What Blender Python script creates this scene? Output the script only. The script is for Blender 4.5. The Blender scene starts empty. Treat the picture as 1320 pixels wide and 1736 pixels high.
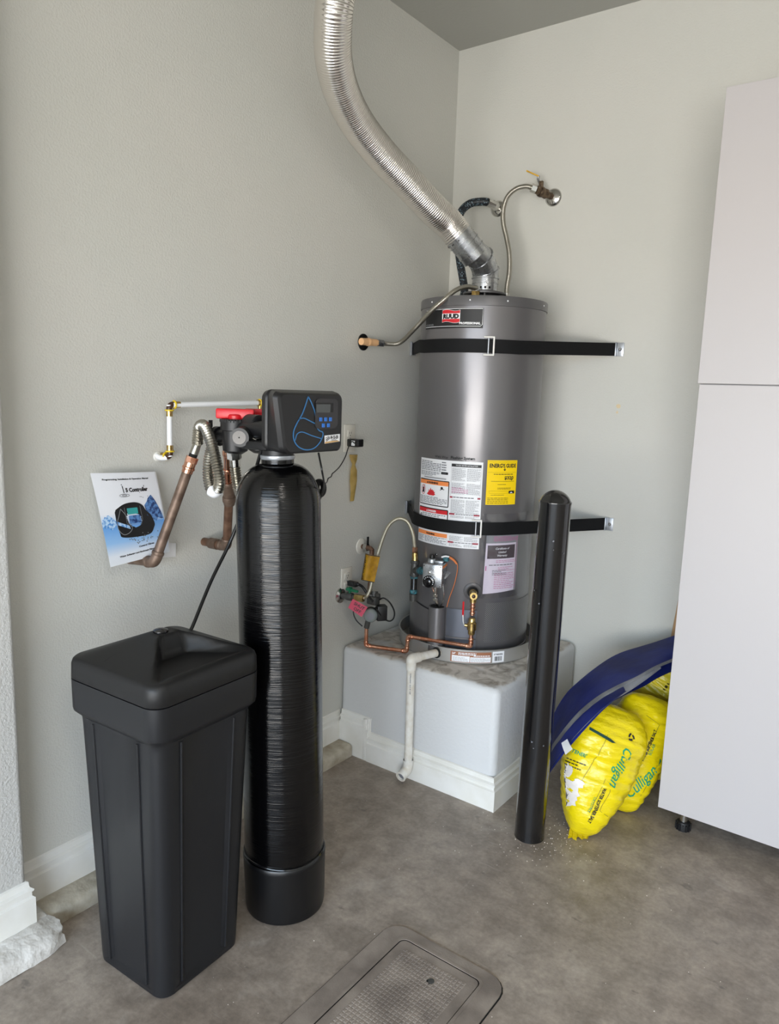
import bpy, bmesh, math, random
from mathutils import Vector, Matrix, noise
from mathutils.bvhtree import BVHTree
from mathutils.geometry import tessellate_polygon
random.seed(7)
PI = math.pi
S = bpy.context.scene
COL = S.collection

# ------------------------------------------------------------------ camera
cam_data = bpy.data.cameras.new('camera')
cam = bpy.data.objects.new('camera', cam_data)
COL.objects.link(cam)
cam_data.sensor_fit = 'VERTICAL'
cam_data.sensor_height = 36.0
cam_data.lens = 1266.0 / 1736.0 * 36.0
cam_data.clip_start = 0.05
CR = Vector((0.8015041, 0.59705305, 0.03344893))
CD = Vector((0.12207873, -0.10861217, -0.98655977))
CF = Vector((-0.58539556, 0.7948151, -0.15994058))
cm = Matrix((CR, -CD, -CF)).transposed().to_4x4()
cm.translation = Vector((2.008, -3.146, 1.58))
cam.matrix_world = cm
S.camera = cam

# ------------------------------------------------------------------ world and light
world = bpy.data.worlds.new('world')
S.world = world
world.use_nodes = True
bg = world.node_tree.nodes['Background']
wn = world.node_tree
wtc = wn.nodes.new('ShaderNodeTexCoord'); wsp = wn.nodes.new('ShaderNodeSeparateXYZ'); wr_ = wn.nodes.new('ShaderNodeValToRGB')
wn.links.new(wtc.outputs['Generated'], wsp.inputs[0]); wn.links.new(wsp.outputs['Z'], wr_.inputs['Fac']); wn.links.new(wr_.outputs['Color'], bg.inputs['Color'])
wr_.color_ramp.elements[0].position = 0.0; wr_.color_ramp.elements[0].color = (1.0, 0.96, 0.90, 1)   # sunlit drive (the ramp clamps below the horizon)
wr_.color_ramp.elements[1].position = 0.05; wr_.color_ramp.elements[1].color = (0.62, 0.80, 1.0, 1)  # sky
bg.inputs['Strength'].default_value = 5.0

def area(name, loc, target, sx, sy, power, color):
    L = bpy.data.lights.new(name, 'AREA')
    L.shape = 'RECTANGLE'; L.size = sx; L.size_y = sy
    L.energy = power; L.color = color
    o = bpy.data.objects.new(name, L); COL.objects.link(o)
    o.location = loc
    o.rotation_euler = (Vector(target) - Vector(loc)).to_track_quat('-Z', 'Y').to_euler()
    return o

# the open garage door behind the camera: skylight from above, warm bounce off the drive below
area('skylight', (3.0, -7.6, 3.4), (2.4, -3.0, 0.3), 6.0, 2.6, 400, (0.62, 0.79, 1.0))
area('drive_bounce', (2.8, -7.0, 0.15), (2.2, -2.5, 3.0), 5.0, 1.6, 250, (1.0, 0.96, 0.90))
area('overhead_fill', (3.4, -3.6, 3.08), (3.4, -3.6, 0), 1.2, 0.3, 30, (1.0, 0.95, 0.88))  # unseen weak warm fill from overhead, stands for no fixture

pt = area('door_portal', (2.75, -6.03, 1.15), (2.75, 0, 1.15), 4.5, 2.3, 1, (1, 1, 1))
pt.data.cycles.is_portal = True

S.view_settings.view_transform = 'Standard'
S.view_settings.look = 'None'
S.view_settings.gamma = 1.0
S.view_settings.use_curve_mapping = False
S.view_settings.exposure = 0.36

# ------------------------------------------------------------------ materials
def lin(c):
    return tuple(((v / 255.0) / 12.92) if v / 255.0 <= 0.04045 else (((v / 255.0) + 0.055) / 1.055) ** 2.4 for v in c) + (1.0,)

def mat(name, rgb, rough=0.5, metal=0.0, coat=0.0, spec=0.5, var=None, var_scale=8.0, var_amt=0.5,
        bump=0.0, bump_scale=60.0, bump_dist=0.002, stretch=(1, 1, 1), rough_var=0.0, alpha=1.0, trans=0.0, detail=4.0):
    m = bpy.data.materials.new(name); m.use_nodes = True
    nt = m.node_tree; b = nt.nodes['Principled BSDF']
    b.inputs['Base Color'].default_value = lin(rgb)
    b.inputs['Roughness'].default_value = rough
    b.inputs['Metallic'].default_value = metal
    b.inputs['Coat Weight'].default_value = coat
    b.inputs['Coat Roughness'].default_value = 0.08
    b.inputs['Specular IOR Level'].default_value = spec
    b.inputs['Alpha'].default_value = alpha
    b.inputs['Transmission Weight'].default_value = trans
    tc = nt.nodes.new('ShaderNodeTexCoord'); mp = nt.nodes.new('ShaderNodeMapping')
    mp.inputs['Scale'].default_value = stretch
    nt.links.new(tc.outputs['Object'], mp.inputs['Vector'])
    if var is not None:
        n = nt.nodes.new('ShaderNodeTexNoise'); n.inputs['Scale'].default_value = var_scale; n.inputs['Detail'].default_value = detail
        nt.links.new(mp.outputs['Vector'], n.inputs['Vector'])
        r = nt.nodes.new('ShaderNodeValToRGB')
        r.color_ramp.elements[0].position = 0.5 - 0.25 * var_amt; r.color_ramp.elements[1].position = 0.5 + 0.25 * var_amt
        r.color_ramp.elements[0].color = lin(rgb); r.color_ramp.elements[1].color = lin(var)
        nt.links.new(n.outputs['Fac'], r.inputs['Fac']); nt.links.new(r.outputs['Color'], b.inputs['Base Color'])
    if rough_var:
        n = nt.nodes.new('ShaderNodeTexNoise'); n.inputs['Scale'].default_value = var_scale * 1.7
        nt.links.new(mp.outputs['Vector'], n.inputs['Vector'])
        mr = nt.nodes.new('ShaderNodeMapRange')
        mr.inputs['To Min'].default_value = rough - rough_var; mr.inputs['To Max'].default_value = rough + rough_var
        nt.links.new(n.outputs['Fac'], mr.inputs['Value']); nt.links.new(mr.outputs['Result'], b.inputs['Roughness'])
    if bump:
        n = nt.nodes.new('ShaderNodeTexNoise'); n.inputs['Scale'].default_value = bump_scale; n.inputs['Detail'].default_value = 3
        nt.links.new(mp.outputs['Vector'], n.inputs['Vector'])
        bp = nt.nodes.new('ShaderNodeBump'); bp.inputs['Strength'].default_value = bump; bp.inputs['Distance'].default_value = bump_dist
        nt.links.new(n.outputs['Fac'], bp.inputs['Height']); nt.links.new(bp.outputs['Normal'], b.inputs['Normal'])
    return m

M = {}
M['wall'] = mat('wall_paint', (203, 203, 197), 0.75, var=(206, 205, 199), var_scale=2, bump=0.4, bump_scale=150, bump_dist=0.004, spec=0.25)
M['wall_pillar'] = mat('wall_paint_lit', (212, 212, 210), 0.7, bump=0.5, bump_scale=150, bump_dist=0.005, spec=0.25)  # wall paint lightened to carry the light from the open door
M['ceiling'] = mat('ceiling_paint', (172, 172, 166), 0.85, bump=0.2, bump_scale=60, bump_dist=0.004, spec=0.2)
M['trim'] = mat('trim_paint', (232, 231, 227), 0.45, var=(224, 222, 215), var_scale=9, bump=0.08, bump_scale=30)
M['black_plastic'] = mat('black_plastic', (22, 22, 24), 0.42, bump=0.12, bump_scale=900, bump_dist=0.0006)
M['bin'] = mat('bin_plastic', (27, 28, 31), 0.38, spec=0.42, bump=0.25, bump_scale=1100, bump_dist=0.0005)
M['bin_lid'] = mat('bin_lid_plastic', (25, 25, 26), 0.46, spec=0.4, bump=0.3, bump_scale=1100, bump_dist=0.0005)
M['gloss_black'] = mat('gloss_black', (14, 14, 16), 0.16, coat=0.3)
M['boot'] = mat('boot_rubber', (12, 12, 14), 0.36, bump=0.1, bump_scale=40)
M['satin_black'] = mat('satin_black', (20, 20, 22), 0.5)
M['cord'] = mat('cord_black', (16, 16, 17), 0.4)
M['red'] = mat('red_plastic', (205, 22, 34), 0.35)
M['heater'] = mat('heater_paint', (116, 114, 116), 0.3, metal=0.5, coat=0.12, bump=0.04, bump_scale=4, stretch=(1, 1, .15), bump_dist=0.01)
M['heater_cap'] = mat('heater_cap_paint', (104, 103, 105), 0.32, metal=0.4)
M['chrome'] = mat('chrome', (205, 203, 198), 0.16, metal=1.0, rough_var=0.06, var_scale=60)
M['steel'] = mat('stainless', (176, 172, 162), 0.3, metal=1.0)
M['foil'] = mat('duct_foil', (238, 233, 228), 0.2, metal=1.0, bump=0.1, bump_scale=45, bump_dist=0.003)
M['galv'] = mat('galvanised', (198, 200, 202), 0.26, metal=0.95, var=(172, 174, 178), var_scale=30, rough_var=0.1)
M['copper'] = mat('bright_copper', (232, 178, 150), 0.24, metal=1.0, var=(212, 142, 112), var_scale=40)
M['old_copper'] = mat('aged_copper', (124, 104, 90), 0.5, metal=0.45, var=(98, 80, 68), var_scale=30, bump=0.15, bump_scale=120)
M['brown_copper'] = mat('dull_copper', (140, 108, 88), 0.42, metal=0.6, var=(108, 80, 64), var_scale=30)
M['brass'] = mat('brass', (212, 184, 122), 0.25, metal=1.0, var=(180, 150, 92), var_scale=50)
M['cork'] = mat('tan_coupling', (232, 184, 136), 0.55)
M['pex'] = mat('white_tube', (232, 234, 236), 0.3)
M['yellow_plastic'] = mat('yellow_plastic', (220, 190, 40), 0.4)
M['dark_fitting'] = mat('dark_fitting', (66, 42, 26), 0.35)
M['pvc'] = mat('pvc_white', (230, 228, 222), 0.4, var=(212, 205, 192), var_scale=30, var_amt=0.6)
M['white'] = mat('white_print', (236, 237, 240), 0.4)
M['white_plastic'] = mat('white_plastic', (222, 218, 208), 0.4)
M['black_ink'] = mat('black_ink', (26, 26, 28), 0.5)
M['grey_ink'] = mat('grey_ink', (112, 114, 120), 0.5)
M['red_ink'] = mat('red_ink', (206, 34, 44), 0.5)
M['maroon_ink'] = mat('maroon_ink', (160, 40, 62), 0.5)
M['orange_ink'] = mat('orange_ink', (240, 142, 78), 0.5)
M['yellow_label'] = mat('yellow_label', (250, 212, 6), 0.4)
M['pink_paper'] = mat('pinkish_paper', (236, 226, 238), 0.5)
M['pink_ink'] = mat('pink_ink', (206, 110, 160), 0.5)
M['purple_ink'] = mat('dark_purple_ink', (78, 66, 74), 0.5)
M['pink_tag'] = mat('pink_tag', (250, 108, 140), 0.5)
M['amber'] = mat('amber_tag', (228, 178, 22), 0.45, var=(196, 146, 14), var_scale=40)
M['teal'] = mat('teal_sealant', (64, 128, 140), 0.5, var=(36, 72, 80), var_scale=80, var_amt=0.3)
M['iron'] = mat('black_iron', (84, 84, 82), 0.45, metal=0.5)
M['green'] = mat('green_handle', (16, 108, 74), 0.4)
M['strap'] = mat('strap_webbing', (8, 9, 12), 0.7, spec=0.3)
M['strap_metal'] = mat('zinc_bracket', (186, 190, 196), 0.35, metal=0.8)
M['buckle'] = mat('white_buckle', (238, 236, 232), 0.35)
M['bollard'] = mat('bollard_enamel', (12, 12, 14), 0.22, coat=0.8, bump=0.18, bump_scale=70, bump_dist=0.002)
M['cabinet'] = mat('cabinet_laminate', (188, 184, 185), 0.42, bump=0.03, bump_scale=300, bump_dist=0.0006)
M['dark'] = mat('dark_void', (10, 10, 10), 0.8)
M['blue_fabric'] = mat('blue_fabric', (44, 62, 160), 0.42, var=(32, 44, 122), var_scale=6, bump=0.25, bump_scale=14, bump_dist=0.01)
M['grey_lining'] = mat('grey_lining', (176, 178, 184), 0.5, var=(140, 142, 150), var_scale=10)
M['wood'] = mat('wood_handle', (190, 154, 116), 0.5, var=(168, 130, 92), var_scale=6, stretch=(6, 6, 1))
M['hot_wrap'] = mat('dark_braided_wrap', (24, 30, 38), 0.5)
M['tape'] = mat('amber_tape', (222, 196, 126), 0.35, var=(204, 176, 100), var_scale=30)
M['blue_ink'] = mat('blue_outline', (50, 116, 172), 0.35)
M['button'] = mat('blue_button', (44, 112, 200), 0.35)
M['screen'] = mat('grey_screen', (74, 78, 78), 0.2)
M['gold_ink'] = mat('gold_ink', (214, 170, 110), 0.45)
M['teal_print'] = mat('teal_print', (60, 160, 160), 0.4)
M['navy_print'] = mat('navy_print', (34, 58, 110), 0.45, var=(96, 140, 196), var_scale=90, var_amt=0.3)
M['sky_print'] = mat('sky_print', (84, 142, 206), 0.45, var=(186, 214, 240), var_scale=120, var_amt=0.3)
M['salt_green'] = mat('bag_green_ink', (22, 150, 110), 0.4)
M['grey_print'] = mat('mid_grey_print', (150, 152, 156), 0.5)
M['orange_wire'] = mat('orange_wire', (214, 120, 60), 0.5)
M['glass_dome'] = mat('clear_dome', (150, 160, 160), 0.12, metal=0.3, coat=0.5)
M['brown_ink'] = mat('brown_ink', (156, 104, 76), 0.5)
M['lid_composite'] = mat('box_lid_composite', (152, 141, 131), 0.5, var=(120, 110, 102), var_scale=9, bump=0.3, bump_scale=200, bump_dist=0.002, rough_var=0.1)
M['bag'] = mat('yellow_bag_film', (232, 208, 12), 0.26, coat=0.25, bump=0.5, bump_scale=26, bump_dist=0.012, stretch=(1, 1, 2.2))
M['bag_shaded'] = mat('yellow_bag_film_shaded', (214, 196, 50), 0.34, bump=0.5, bump_scale=20, bump_dist=0.012)  # bag film with the shade behind the front bags put into its colour
M['zip_dark'] = mat('zip_dark', (20, 28, 70), 0.4)
M['salt_white'] = mat('salt_crust', (236, 228, 220), 0.7, bump=0.4, bump_scale=90)

def film_mat():
    m = bpy.data.materials.new('clear_pouch_film'); m.use_nodes = True
    nt = m.node_tree; nt.nodes.remove(nt.nodes['Principled BSDF'])
    out = nt.nodes['Material Output']
    g = nt.nodes.new('ShaderNodeBsdfGlossy'); g.inputs['Roughness'].default_value = 0.15
    tr = nt.nodes.new('ShaderNodeBsdfTransparent'); tr.inputs['Color'].default_value = (0.93, 0.93, 0.95, 1)
    mx = nt.nodes.new('ShaderNodeMixShader'); mx.inputs['Fac'].default_value = 0.13
    n = nt.nodes.new('ShaderNodeTexNoise'); n.inputs['Scale'].default_value = 9
    tc = nt.nodes.new('ShaderNodeTexCoord'); nt.links.new(tc.outputs['Object'], n.inputs['Vector'])
    bp = nt.nodes.new('ShaderNodeBump'); bp.inputs['Strength'].default_value = 0.5; bp.inputs['Distance'].default_value = 0.02
    nt.links.new(n.outputs['Fac'], bp.inputs['Height']); nt.links.new(bp.outputs['Normal'], g.inputs['Normal'])
    nt.links.new(tr.outputs[0], mx.inputs[1]); nt.links.new(g.outputs[0], mx.inputs[2]); nt.links.new(mx.outputs[0], out.inputs['Surface'])
    return m
M['film'] = film_mat()

def concrete_floor():
    m = bpy.data.materials.new('concrete_floor'); m.use_nodes = True
    nt = m.node_tree; b = nt.nodes['Principled BSDF']; N = nt.nodes.new; L = nt.links.new
    tc = N('ShaderNodeTexCoord')
    def nz(scale, detail=5, stretch=None, rot=0, dist=0.0):
        n = N('ShaderNodeTexNoise'); n.inputs['Scale'].default_value = scale; n.inputs['Detail'].default_value = detail
        n.inputs['Roughness'].default_value = 0.6; n.inputs['Distortion'].default_value = dist
        if stretch:
            mp = N('ShaderNodeMapping'); mp.inputs['Scale'].default_value = stretch; mp.inputs['Rotation'].default_value = (0, 0, rot)
            L(tc.outputs['Object'], mp.inputs['Vector']); L(mp.outputs['Vector'], n.inputs['Vector'])
        else: L(tc.outputs['Object'], n.inputs['Vector'])
        return n
    def ramp(src, p0, c0, p1, c1):
        r = N('ShaderNodeValToRGB'); e = r.color_ramp.elements
        e[0].position = p0; e[0].color = c0; e[1].position = p1; e[1].color = c1
        L(src.outputs['Fac'], r.inputs['Fac']); return r
    def mix(mode, fac, a, b2):
        x = N('ShaderNodeMix'); x.data_type = 'RGBA'; x.blend_type = mode
        if hasattr(fac, 'outputs'): L(fac.outputs['Color'], x.inputs[0])
        else: x.inputs[0].default_value = fac
        L(a, x.inputs[6])
        if isinstance(b2, tuple): x.inputs[7].default_value = b2
        else: L(b2, x.inputs[7])
        return x.outputs[2]
    base = ramp(nz(1.8, 9, dist=0.15), 0.34, lin((140, 128, 117)), 0.66, lin((168, 157, 146)))
    mot = ramp(nz(12, 12, dist=0.3), 0.38, (0.70, 0.69, 0.68, 1), 0.62, (1.12, 1.11, 1.10, 1))
    c = mix('MULTIPLY', 0.8, base.outputs['Color'], mot.outputs['Color'])
    fine = ramp(nz(70, 8), 0.34, (0.80, 0.80, 0.80, 1), 0.66, (1.14, 1.14, 1.14, 1))
    c = mix('MULTIPLY', 0.7, c, fine.outputs['Color'])
    sc = ramp(nz(5, 6, (1, 14, 1), 0.7), 0.64, (0, 0, 0, 1), 0.78, (0.75, 0.75, 0.75, 1))
    c = mix('MIX', sc, c, lin((182, 172, 162)))
    sc2 = ramp(nz(4.3, 5, (16, 1, 1), 0.5), 0.66, (0, 0, 0, 1), 0.8, (0.65, 0.65, 0.65, 1))
    c = mix('MIX', sc2, c, lin((176, 166, 156)))
    dust = ramp(nz(4.6, 10, dist=0.4), 0.60, (0, 0, 0, 1), 0.8, (0.7, 0.7, 0.7, 1))
    c = mix('MIX', dust, c, lin((200, 190, 180)))
    dk = ramp(nz(11, 3, (1, 1.6, 1), 0.3), 0.66, (0, 0, 0, 1), 0.72, (0.5, 0.5, 0.5, 1))
    c = mix('MIX', dk, c, lin((88, 82, 78)))
    sp = ramp(nz(130, 2), 0.75, (0, 0, 0, 1), 0.8, (0.8, 0.8, 0.8, 1))
    c = mix('MIX', sp, c, lin((214, 208, 200)))
    L(c, b.inputs['Base Color'])
    mr = N('ShaderNodeMapRange'); mr.inputs['To Min'].default_value = 0.3; mr.inputs['To Max'].default_value = 0.62
    L(nz(6, 6).outputs['Fac'], mr.inputs['Value']); L(mr.outputs['Result'], b.inputs['Roughness'])
    bp = N('ShaderNodeBump'); bp.inputs['Strength'].default_value = 0.25; bp.inputs['Distance'].default_value = 0.002
    L(nz(90, 5).outputs['Fac'], bp.inputs['Height']); L(bp.outputs['Normal'], b.inputs['Normal'])
    return m
M['floor'] = concrete_floor()

def rough_curb(name, c1, c2, bumpd, scale=22):
    return mat(name, c1, 0.8, var=c2, var_scale=14, var_amt=0.8, bump=0.9, bump_scale=scale, bump_dist=bumpd, spec=0.2, detail=8)
M['curb_white'] = rough_curb('painted_rough_concrete', (222, 220, 216), (204, 200, 194), 0.012)
M['curb'] = rough_curb('stained_concrete', (200, 194, 180), (150, 138, 118), 0.008)

def platform_mat():
    m = mat('platform_paint', (208, 209, 210), 0.6, bump=0.35, bump_scale=70, bump_dist=0.005)
    nt = m.node_tree; b = nt.nodes['Principled BSDF']; N = nt.nodes.new; L = nt.links.new
    tc = N('ShaderNodeTexCoord'); sep = N('ShaderNodeSeparateXYZ'); L(tc.outputs['Object'], sep.inputs[0])
    n = N('ShaderNodeTexNoise'); n.inputs['Scale'].default_value = 9; n.inputs['Detail'].default_value = 6; L(tc.outputs['Object'], n.inputs['Vector'])
    add = N('ShaderNodeMath'); add.operation = 'MULTIPLY_ADD'; add.inputs[1].default_value = 0.03; L(n.outputs['Fac'], add.inputs[0]); L(sep.outputs['Z'], add.inputs[2])
    mr = N('ShaderNodeMapRange'); mr.inputs['From Min'].default_value = 0.488; mr.inputs['From Max'].default_value = 0.493
    L(add.outputs[0], mr.inputs['Value'])
    n2 = N('ShaderNodeTexNoise'); n2.inputs['Scale'].default_value = 13; n2.inputs['Detail'].default_value = 9; n2.inputs['Distortion'].default_value = 1.5; L(tc.outputs['Object'], n2.inputs['Vector'])
    r = N('ShaderNodeValToRGB'); e = r.color_ramp.elements
    e[0].position = 0.32; e[0].color = lin((140, 131, 120)); e[1].position = 0.58; e[1].color = lin((206, 200, 192))
    L(n2.outputs['Fac'], r.inputs['Fac'])
    x = N('ShaderNodeMix'); x.data_type = 'RGBA'; L(mr.outputs['Result'], x.inputs[0]); x.inputs[6].default_value = lin((208, 209, 210)); L(r.outputs['Color'], x.inputs[7])
    L(x.outputs[2], b.inputs['Base Color'])
    return m
M['platform'] = platform_mat()

def wound_tank():
    m = mat('wound_fibreglass', (5, 5, 6), 0.11, coat=0.0, spec=0.45)
    nt = m.node_tree; b = nt.nodes['Principled BSDF']; N = nt.nodes.new; L = nt.links.new
    tc = N('ShaderNodeTexCoord'); mp = N('ShaderNodeMapping'); mp.inputs['Scale'].default_value = (4, 4, 430)
    L(tc.outputs['Object'], mp.inputs['Vector'])
    n = N('ShaderNodeTexNoise'); n.inputs['Scale'].default_value = 1.0; n.inputs['Detail'].default_value = 2; L(mp.outputs['Vector'], n.inputs['Vector'])
    bp = N('ShaderNodeBump'); bp.inputs['Strength'].default_value = 0.42; bp.inputs['Distance'].default_value = 0.002
    L(n.outputs['Fac'], bp.inputs['Height'])
    n3 = N('ShaderNodeTexNoise'); n3.inputs['Scale'].default_value = 26; L(tc.outputs['Object'], n3.inputs['Vector'])
    bp2 = N('ShaderNodeBump'); bp2.inputs['Strength'].default_value = 0.06; bp2.inputs['Distance'].default_value = 0.004
    L(n3.outputs['Fac'], bp2.inputs['Height']); L(bp.outputs['Normal'], bp2.inputs['Normal']); L(bp2.outputs['Normal'], b.inputs['Normal'])
    return m
M['tank'] = wound_tank()

def uv_pattern(name, kind):
    m = bpy.data.materials.new(name); m.use_nodes = True
    nt = m.node_tree; b = nt.nodes['Principled BSDF']; N = nt.nodes.new; L = nt.links.new
    uv = N('ShaderNodeUVMap')
    mp = N('ShaderNodeMapping'); L(uv.outputs[0], mp.inputs['Vector'])
    v = N('ShaderNodeTexVoronoi'); v.inputs['Randomness'].default_value = 0.0
    L(mp.outputs['Vector'], v.inputs['Vector'])
    r = N('ShaderNodeValToRGB'); e = r.color_ramp.elements; r.color_ramp.interpolation = 'LINEAR'
    if kind == 'grille':
        mp.inputs['Scale'].default_value = (170, 170, 1); mp.inputs['Rotation'].default_value = (0, 0, PI / 4); v.inputs['Scale'].default_value = 1.0
        e[0].position = 0.22; e[0].color = lin((22, 22, 24)); e[1].position = 0.3; e[1].color = lin((128, 127, 128))
        b.inputs['Metallic'].default_value = 0.5; b.inputs['Roughness'].default_value = 0.35
    else:
        mp.inputs['Scale'].default_value = (150, 110, 1); v.inputs['Scale'].default_value = 1.0; v.inputs['Randomness'].default_value = 0.85
        e[0].position = 0.18; e[0].color = lin((128, 152, 166)); e[1].position = 0.4; e[1].color = lin((20, 26, 34))
        b.inputs['Roughness'].default_value = 0.5
    L(v.outputs['Distance'], r.inputs['Fac']); L(r.outputs['Color'], b.inputs['Base Color'])
    return m
M['grille'] = uv_pattern('perforated_grille', 'grille')
M['hot_wrap'] = uv_pattern('braided_wrap', 'braid')

def print_gradient():
    m = bpy.data.materials.new('cover_print'); m.use_nodes = True
    nt = m.node_tree; b = nt.nodes['Principled BSDF']; N = nt.nodes.new; L = nt.links.new
    b.inputs['Roughness'].default_value = 0.35
    uv = N('ShaderNodeUVMap'); sp = N('ShaderNodeSeparateXYZ'); L(uv.outputs[0], sp.inputs[0])
    r = N('ShaderNodeValToRGB'); cr = r.color_ramp
    cr.elements[0].position = 0.0; cr.elements[0].color = lin((236, 240, 246))
    cr.elements[1].position = 1.0; cr.elements[1].color = lin((232, 234, 240))
    for p, c in ((0.1, (230, 236, 246)), (0.24, (150, 192, 236)), (0.42, (104, 160, 224)), (0.47, (196, 216, 240)), (0.56, (232, 234, 240))):
        e = cr.elements.new(p); e.color = lin(c)
    L(sp.outputs['Y'], r.inputs['Fac']); L(r.outputs['Color'], b.inputs['Base Color'])
    return m
M['cover_print'] = print_gradient()

# ------------------------------------------------------------------ helpers
W0 = {}
def tag(o, label=None, cat=None, group=None, kind=None):
    if label: o['label'] = label
    if cat: o['category'] = cat
    if group: o['group'] = group
    if kind: o['kind'] = kind
    return o

def thing(name, label, cat, loc, group=None):
    o = bpy.data.objects.new(name, None); COL.objects.link(o); o.empty_display_size = 0.05
    o.location = loc; W0[o.name] = Vector(loc)
    return tag(o, label, cat, group)

def fin(name, bm, m, parent=None, smooth=40, label=None, structure=False, origin=None, stuff=False):
    me = bpy.data.meshes.new(name)
    bmesh.ops.recalc_face_normals(bm, faces=bm.faces)
    bm.to_mesh(me); bm.free()
    if smooth:
        me.shade_smooth()
        if smooth < 180: me.set_sharp_from_angle(angle=math.radians(smooth))
    me.materials.append(M[m] if isinstance(m, str) else m)
    o = bpy.data.objects.new(name, me); COL.objects.link(o)
    W0[o.name] = Vector((0, 0, 0))
    if parent is not None:
        o.parent = parent
        o.matrix_parent_inverse = Matrix.Translation(-W0[parent.name])
    elif not structure:
        if origin is None:
            xs = [v.co for v in me.vertices]
            lo = Vector([min(c[i] for c in xs) for i in range(3)]); hi = Vector([max(c[i] for c in xs) for i in range(3)])
            origin = Vector(((lo.x + hi.x) / 2, (lo.y + hi.y) / 2, lo.z))
        origin = Vector(origin)
        me.transform(Matrix.Translation(-origin)); o.location = origin; W0[o.name] = origin
    if structure: o['kind'] = 'structure'
    if stuff: o['kind'] = 'stuff'
    if label: o['label'] = label
    return o

def box(bm, lo, hi, bev=0.0, mtx=None, seg=2):
    lo = Vector(lo); hi = Vector(hi)
    r = bmesh.ops.create_cube(bm, size=1.0)
    vs = r['verts']; c = (lo + hi) / 2; s = hi - lo
    for v in vs: v.co = Vector((v.co.x * s.x, v.co.y * s.y, v.co.z * s.z)) + c
    if bev > 0:
        es = list({e for v in vs for e in v.link_edges})
        r2 = bmesh.ops.bevel(bm, geom=es, offset=bev, segments=seg, profile=0.5, affect='EDGES')
        vs = list({v for f in r2['faces'] for v in f.verts} | {v for v in vs if v.is_valid})
    if mtx is not None:
        bmesh.ops.transform(bm, matrix=mtx, verts=[v for v in vs if v.is_valid])
    return vs

def frame(origin, normal, up=(0, 0, 1)):
    """local x = right seen from outside, y = up, z = outward normal"""
    n = Vector(normal).normalized(); u = Vector(up); u = (u - n * u.dot(n)).normalized(); r = u.cross(n)
    m = Matrix((r, u, n)).transposed().to_4x4(); m.translation = Vector(origin)
    return m

def smooth_path(pts, per=8):
    P = [Vector(p) for p in pts]
    if len(P) < 3: return P
    out = []
    for i in range(len(P) - 1):
        p0 = P[i - 1] if i > 0 else P[0] * 2 - P[1]; p1 = P[i]; p2 = P[i + 1]
        p3 = P[i + 2] if i + 2 < len(P) else P[-1] * 2 - P[-2]
        for k in range(per):
            t = k / per
            out.append(0.5 * ((2 * p1) + (p2 - p0) * t + (2 * p0 - 5 * p1 + 4 * p2 - p3) * t * t + (3 * p1 - p0 - 3 * p2 + p3) * t ** 3))
    out.append(P[-1]); return out

def resample(P, step):
    out = [P[0].copy()]; acc = 0.0
    for a, b in zip(P[:-1], P[1:]):
        L = (b - a).length
        if L < 1e-9: continue
        d = step - acc
        while d <= L:
            out.append(a + (b - a) * (d / L)); d += step
        acc = L - (d - step)
    if (out[-1] - P[-1]).length > step * 0.3: out.append(P[-1].copy())
    else: out[-1] = P[-1].copy()
    return out

def tube(bm, pts, r, seg=14, smooth=True, per=8, step=None, rf=None, cap=True, uv=True, ri=None):
    P = smooth_path(pts, per) if smooth else [Vector(p) for p in pts]
    if step: P = resample(P, step)
    uvl = bm.loops.layers.uv.verify() if uv else None
    n = len(P); T = []
    for i in range(n):
        a = P[max(i - 1, 0)]; b = P[min(i + 1, n - 1)]; T.append((b - a).normalized())
    ref = Vector((0, 0, 1)) if abs(T[0].z) < 0.9 else Vector((1, 0, 0))
    N = (ref - T[0] * ref.dot(T[0])).normalized()
    rings = []; s = 0.0; S_ = []
    for i in range(n):
        if i: s += (P[i] - P[i - 1]).length
        S_.append(s)
        N = (N - T[i] * N.dot(T[i])).normalized(); B = T[i].cross(N)
        rr = r * (ri[i % len(ri)] if ri else 1.0)
        rings.append([bm.verts.new(P[i] + (N * math.cos(2 * PI * k / seg) + B * math.sin(2 * PI * k / seg)) * rr) for k in range(seg)])
    for i in range(n - 1):
        for k in range(seg):
            f = bm.faces.new((rings[i][k], rings[i][(k + 1) % seg], rings[i + 1][(k + 1) % seg], rings[i + 1][k]))
            if uv:
                uvs = ((k / seg * 2 * PI * r, S_[i]), ((k + 1) / seg * 2 * PI * r, S_[i]), ((k + 1) / seg * 2 * PI * r, S_[i + 1]), (k / seg * 2 * PI * r, S_[i + 1]))
                for l, q in zip(f.loops, uvs): l[uvl].uv = q
    if cap:
        bm.faces.new(rings[0][::-1]); bm.faces.new(rings[-1])
    return P

def ridged(bm, pts, r, pitch, depth, seg=20, per=10):
    """corrugated hose: the radius really goes up and down along the path"""
    return tube(bm, pts, r, seg=seg, per=per, step=pitch / 4.0, ri=(1.0, 1.0 - depth, 1.0 - 2 * depth, 1.0 - depth))

def lathe(bm, prof, seg=32, p0=(0, 0, 0), axis=(0, 0, 1), close=True):
    ax = Vector(axis).normalized(); ref = Vector((1, 0, 0)) if abs(ax.x) < 0.9 else Vector((0, 1, 0))
    u = (ref - ax * ref.dot(ax)).normalized(); w = ax.cross(u); p0 = Vector(p0)
    rings = []
    for r, z in prof:
        r = max(r, 1e-5)
        rings.append([bm.verts.new(p0 + ax * z + (u * math.cos(2 * PI * k / seg) + w * math.sin(2 * PI * k / seg)) * r) for k in range(seg)])
    for a, b in zip(rings[:-1], rings[1:]):
        for k in range(seg): bm.faces.new((a[k], a[(k + 1) % seg], b[(k + 1) % seg], b[k]))
    if close:
        bm.faces.new(rings[0][::-1]); bm.faces.new(rings[-1])

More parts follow.
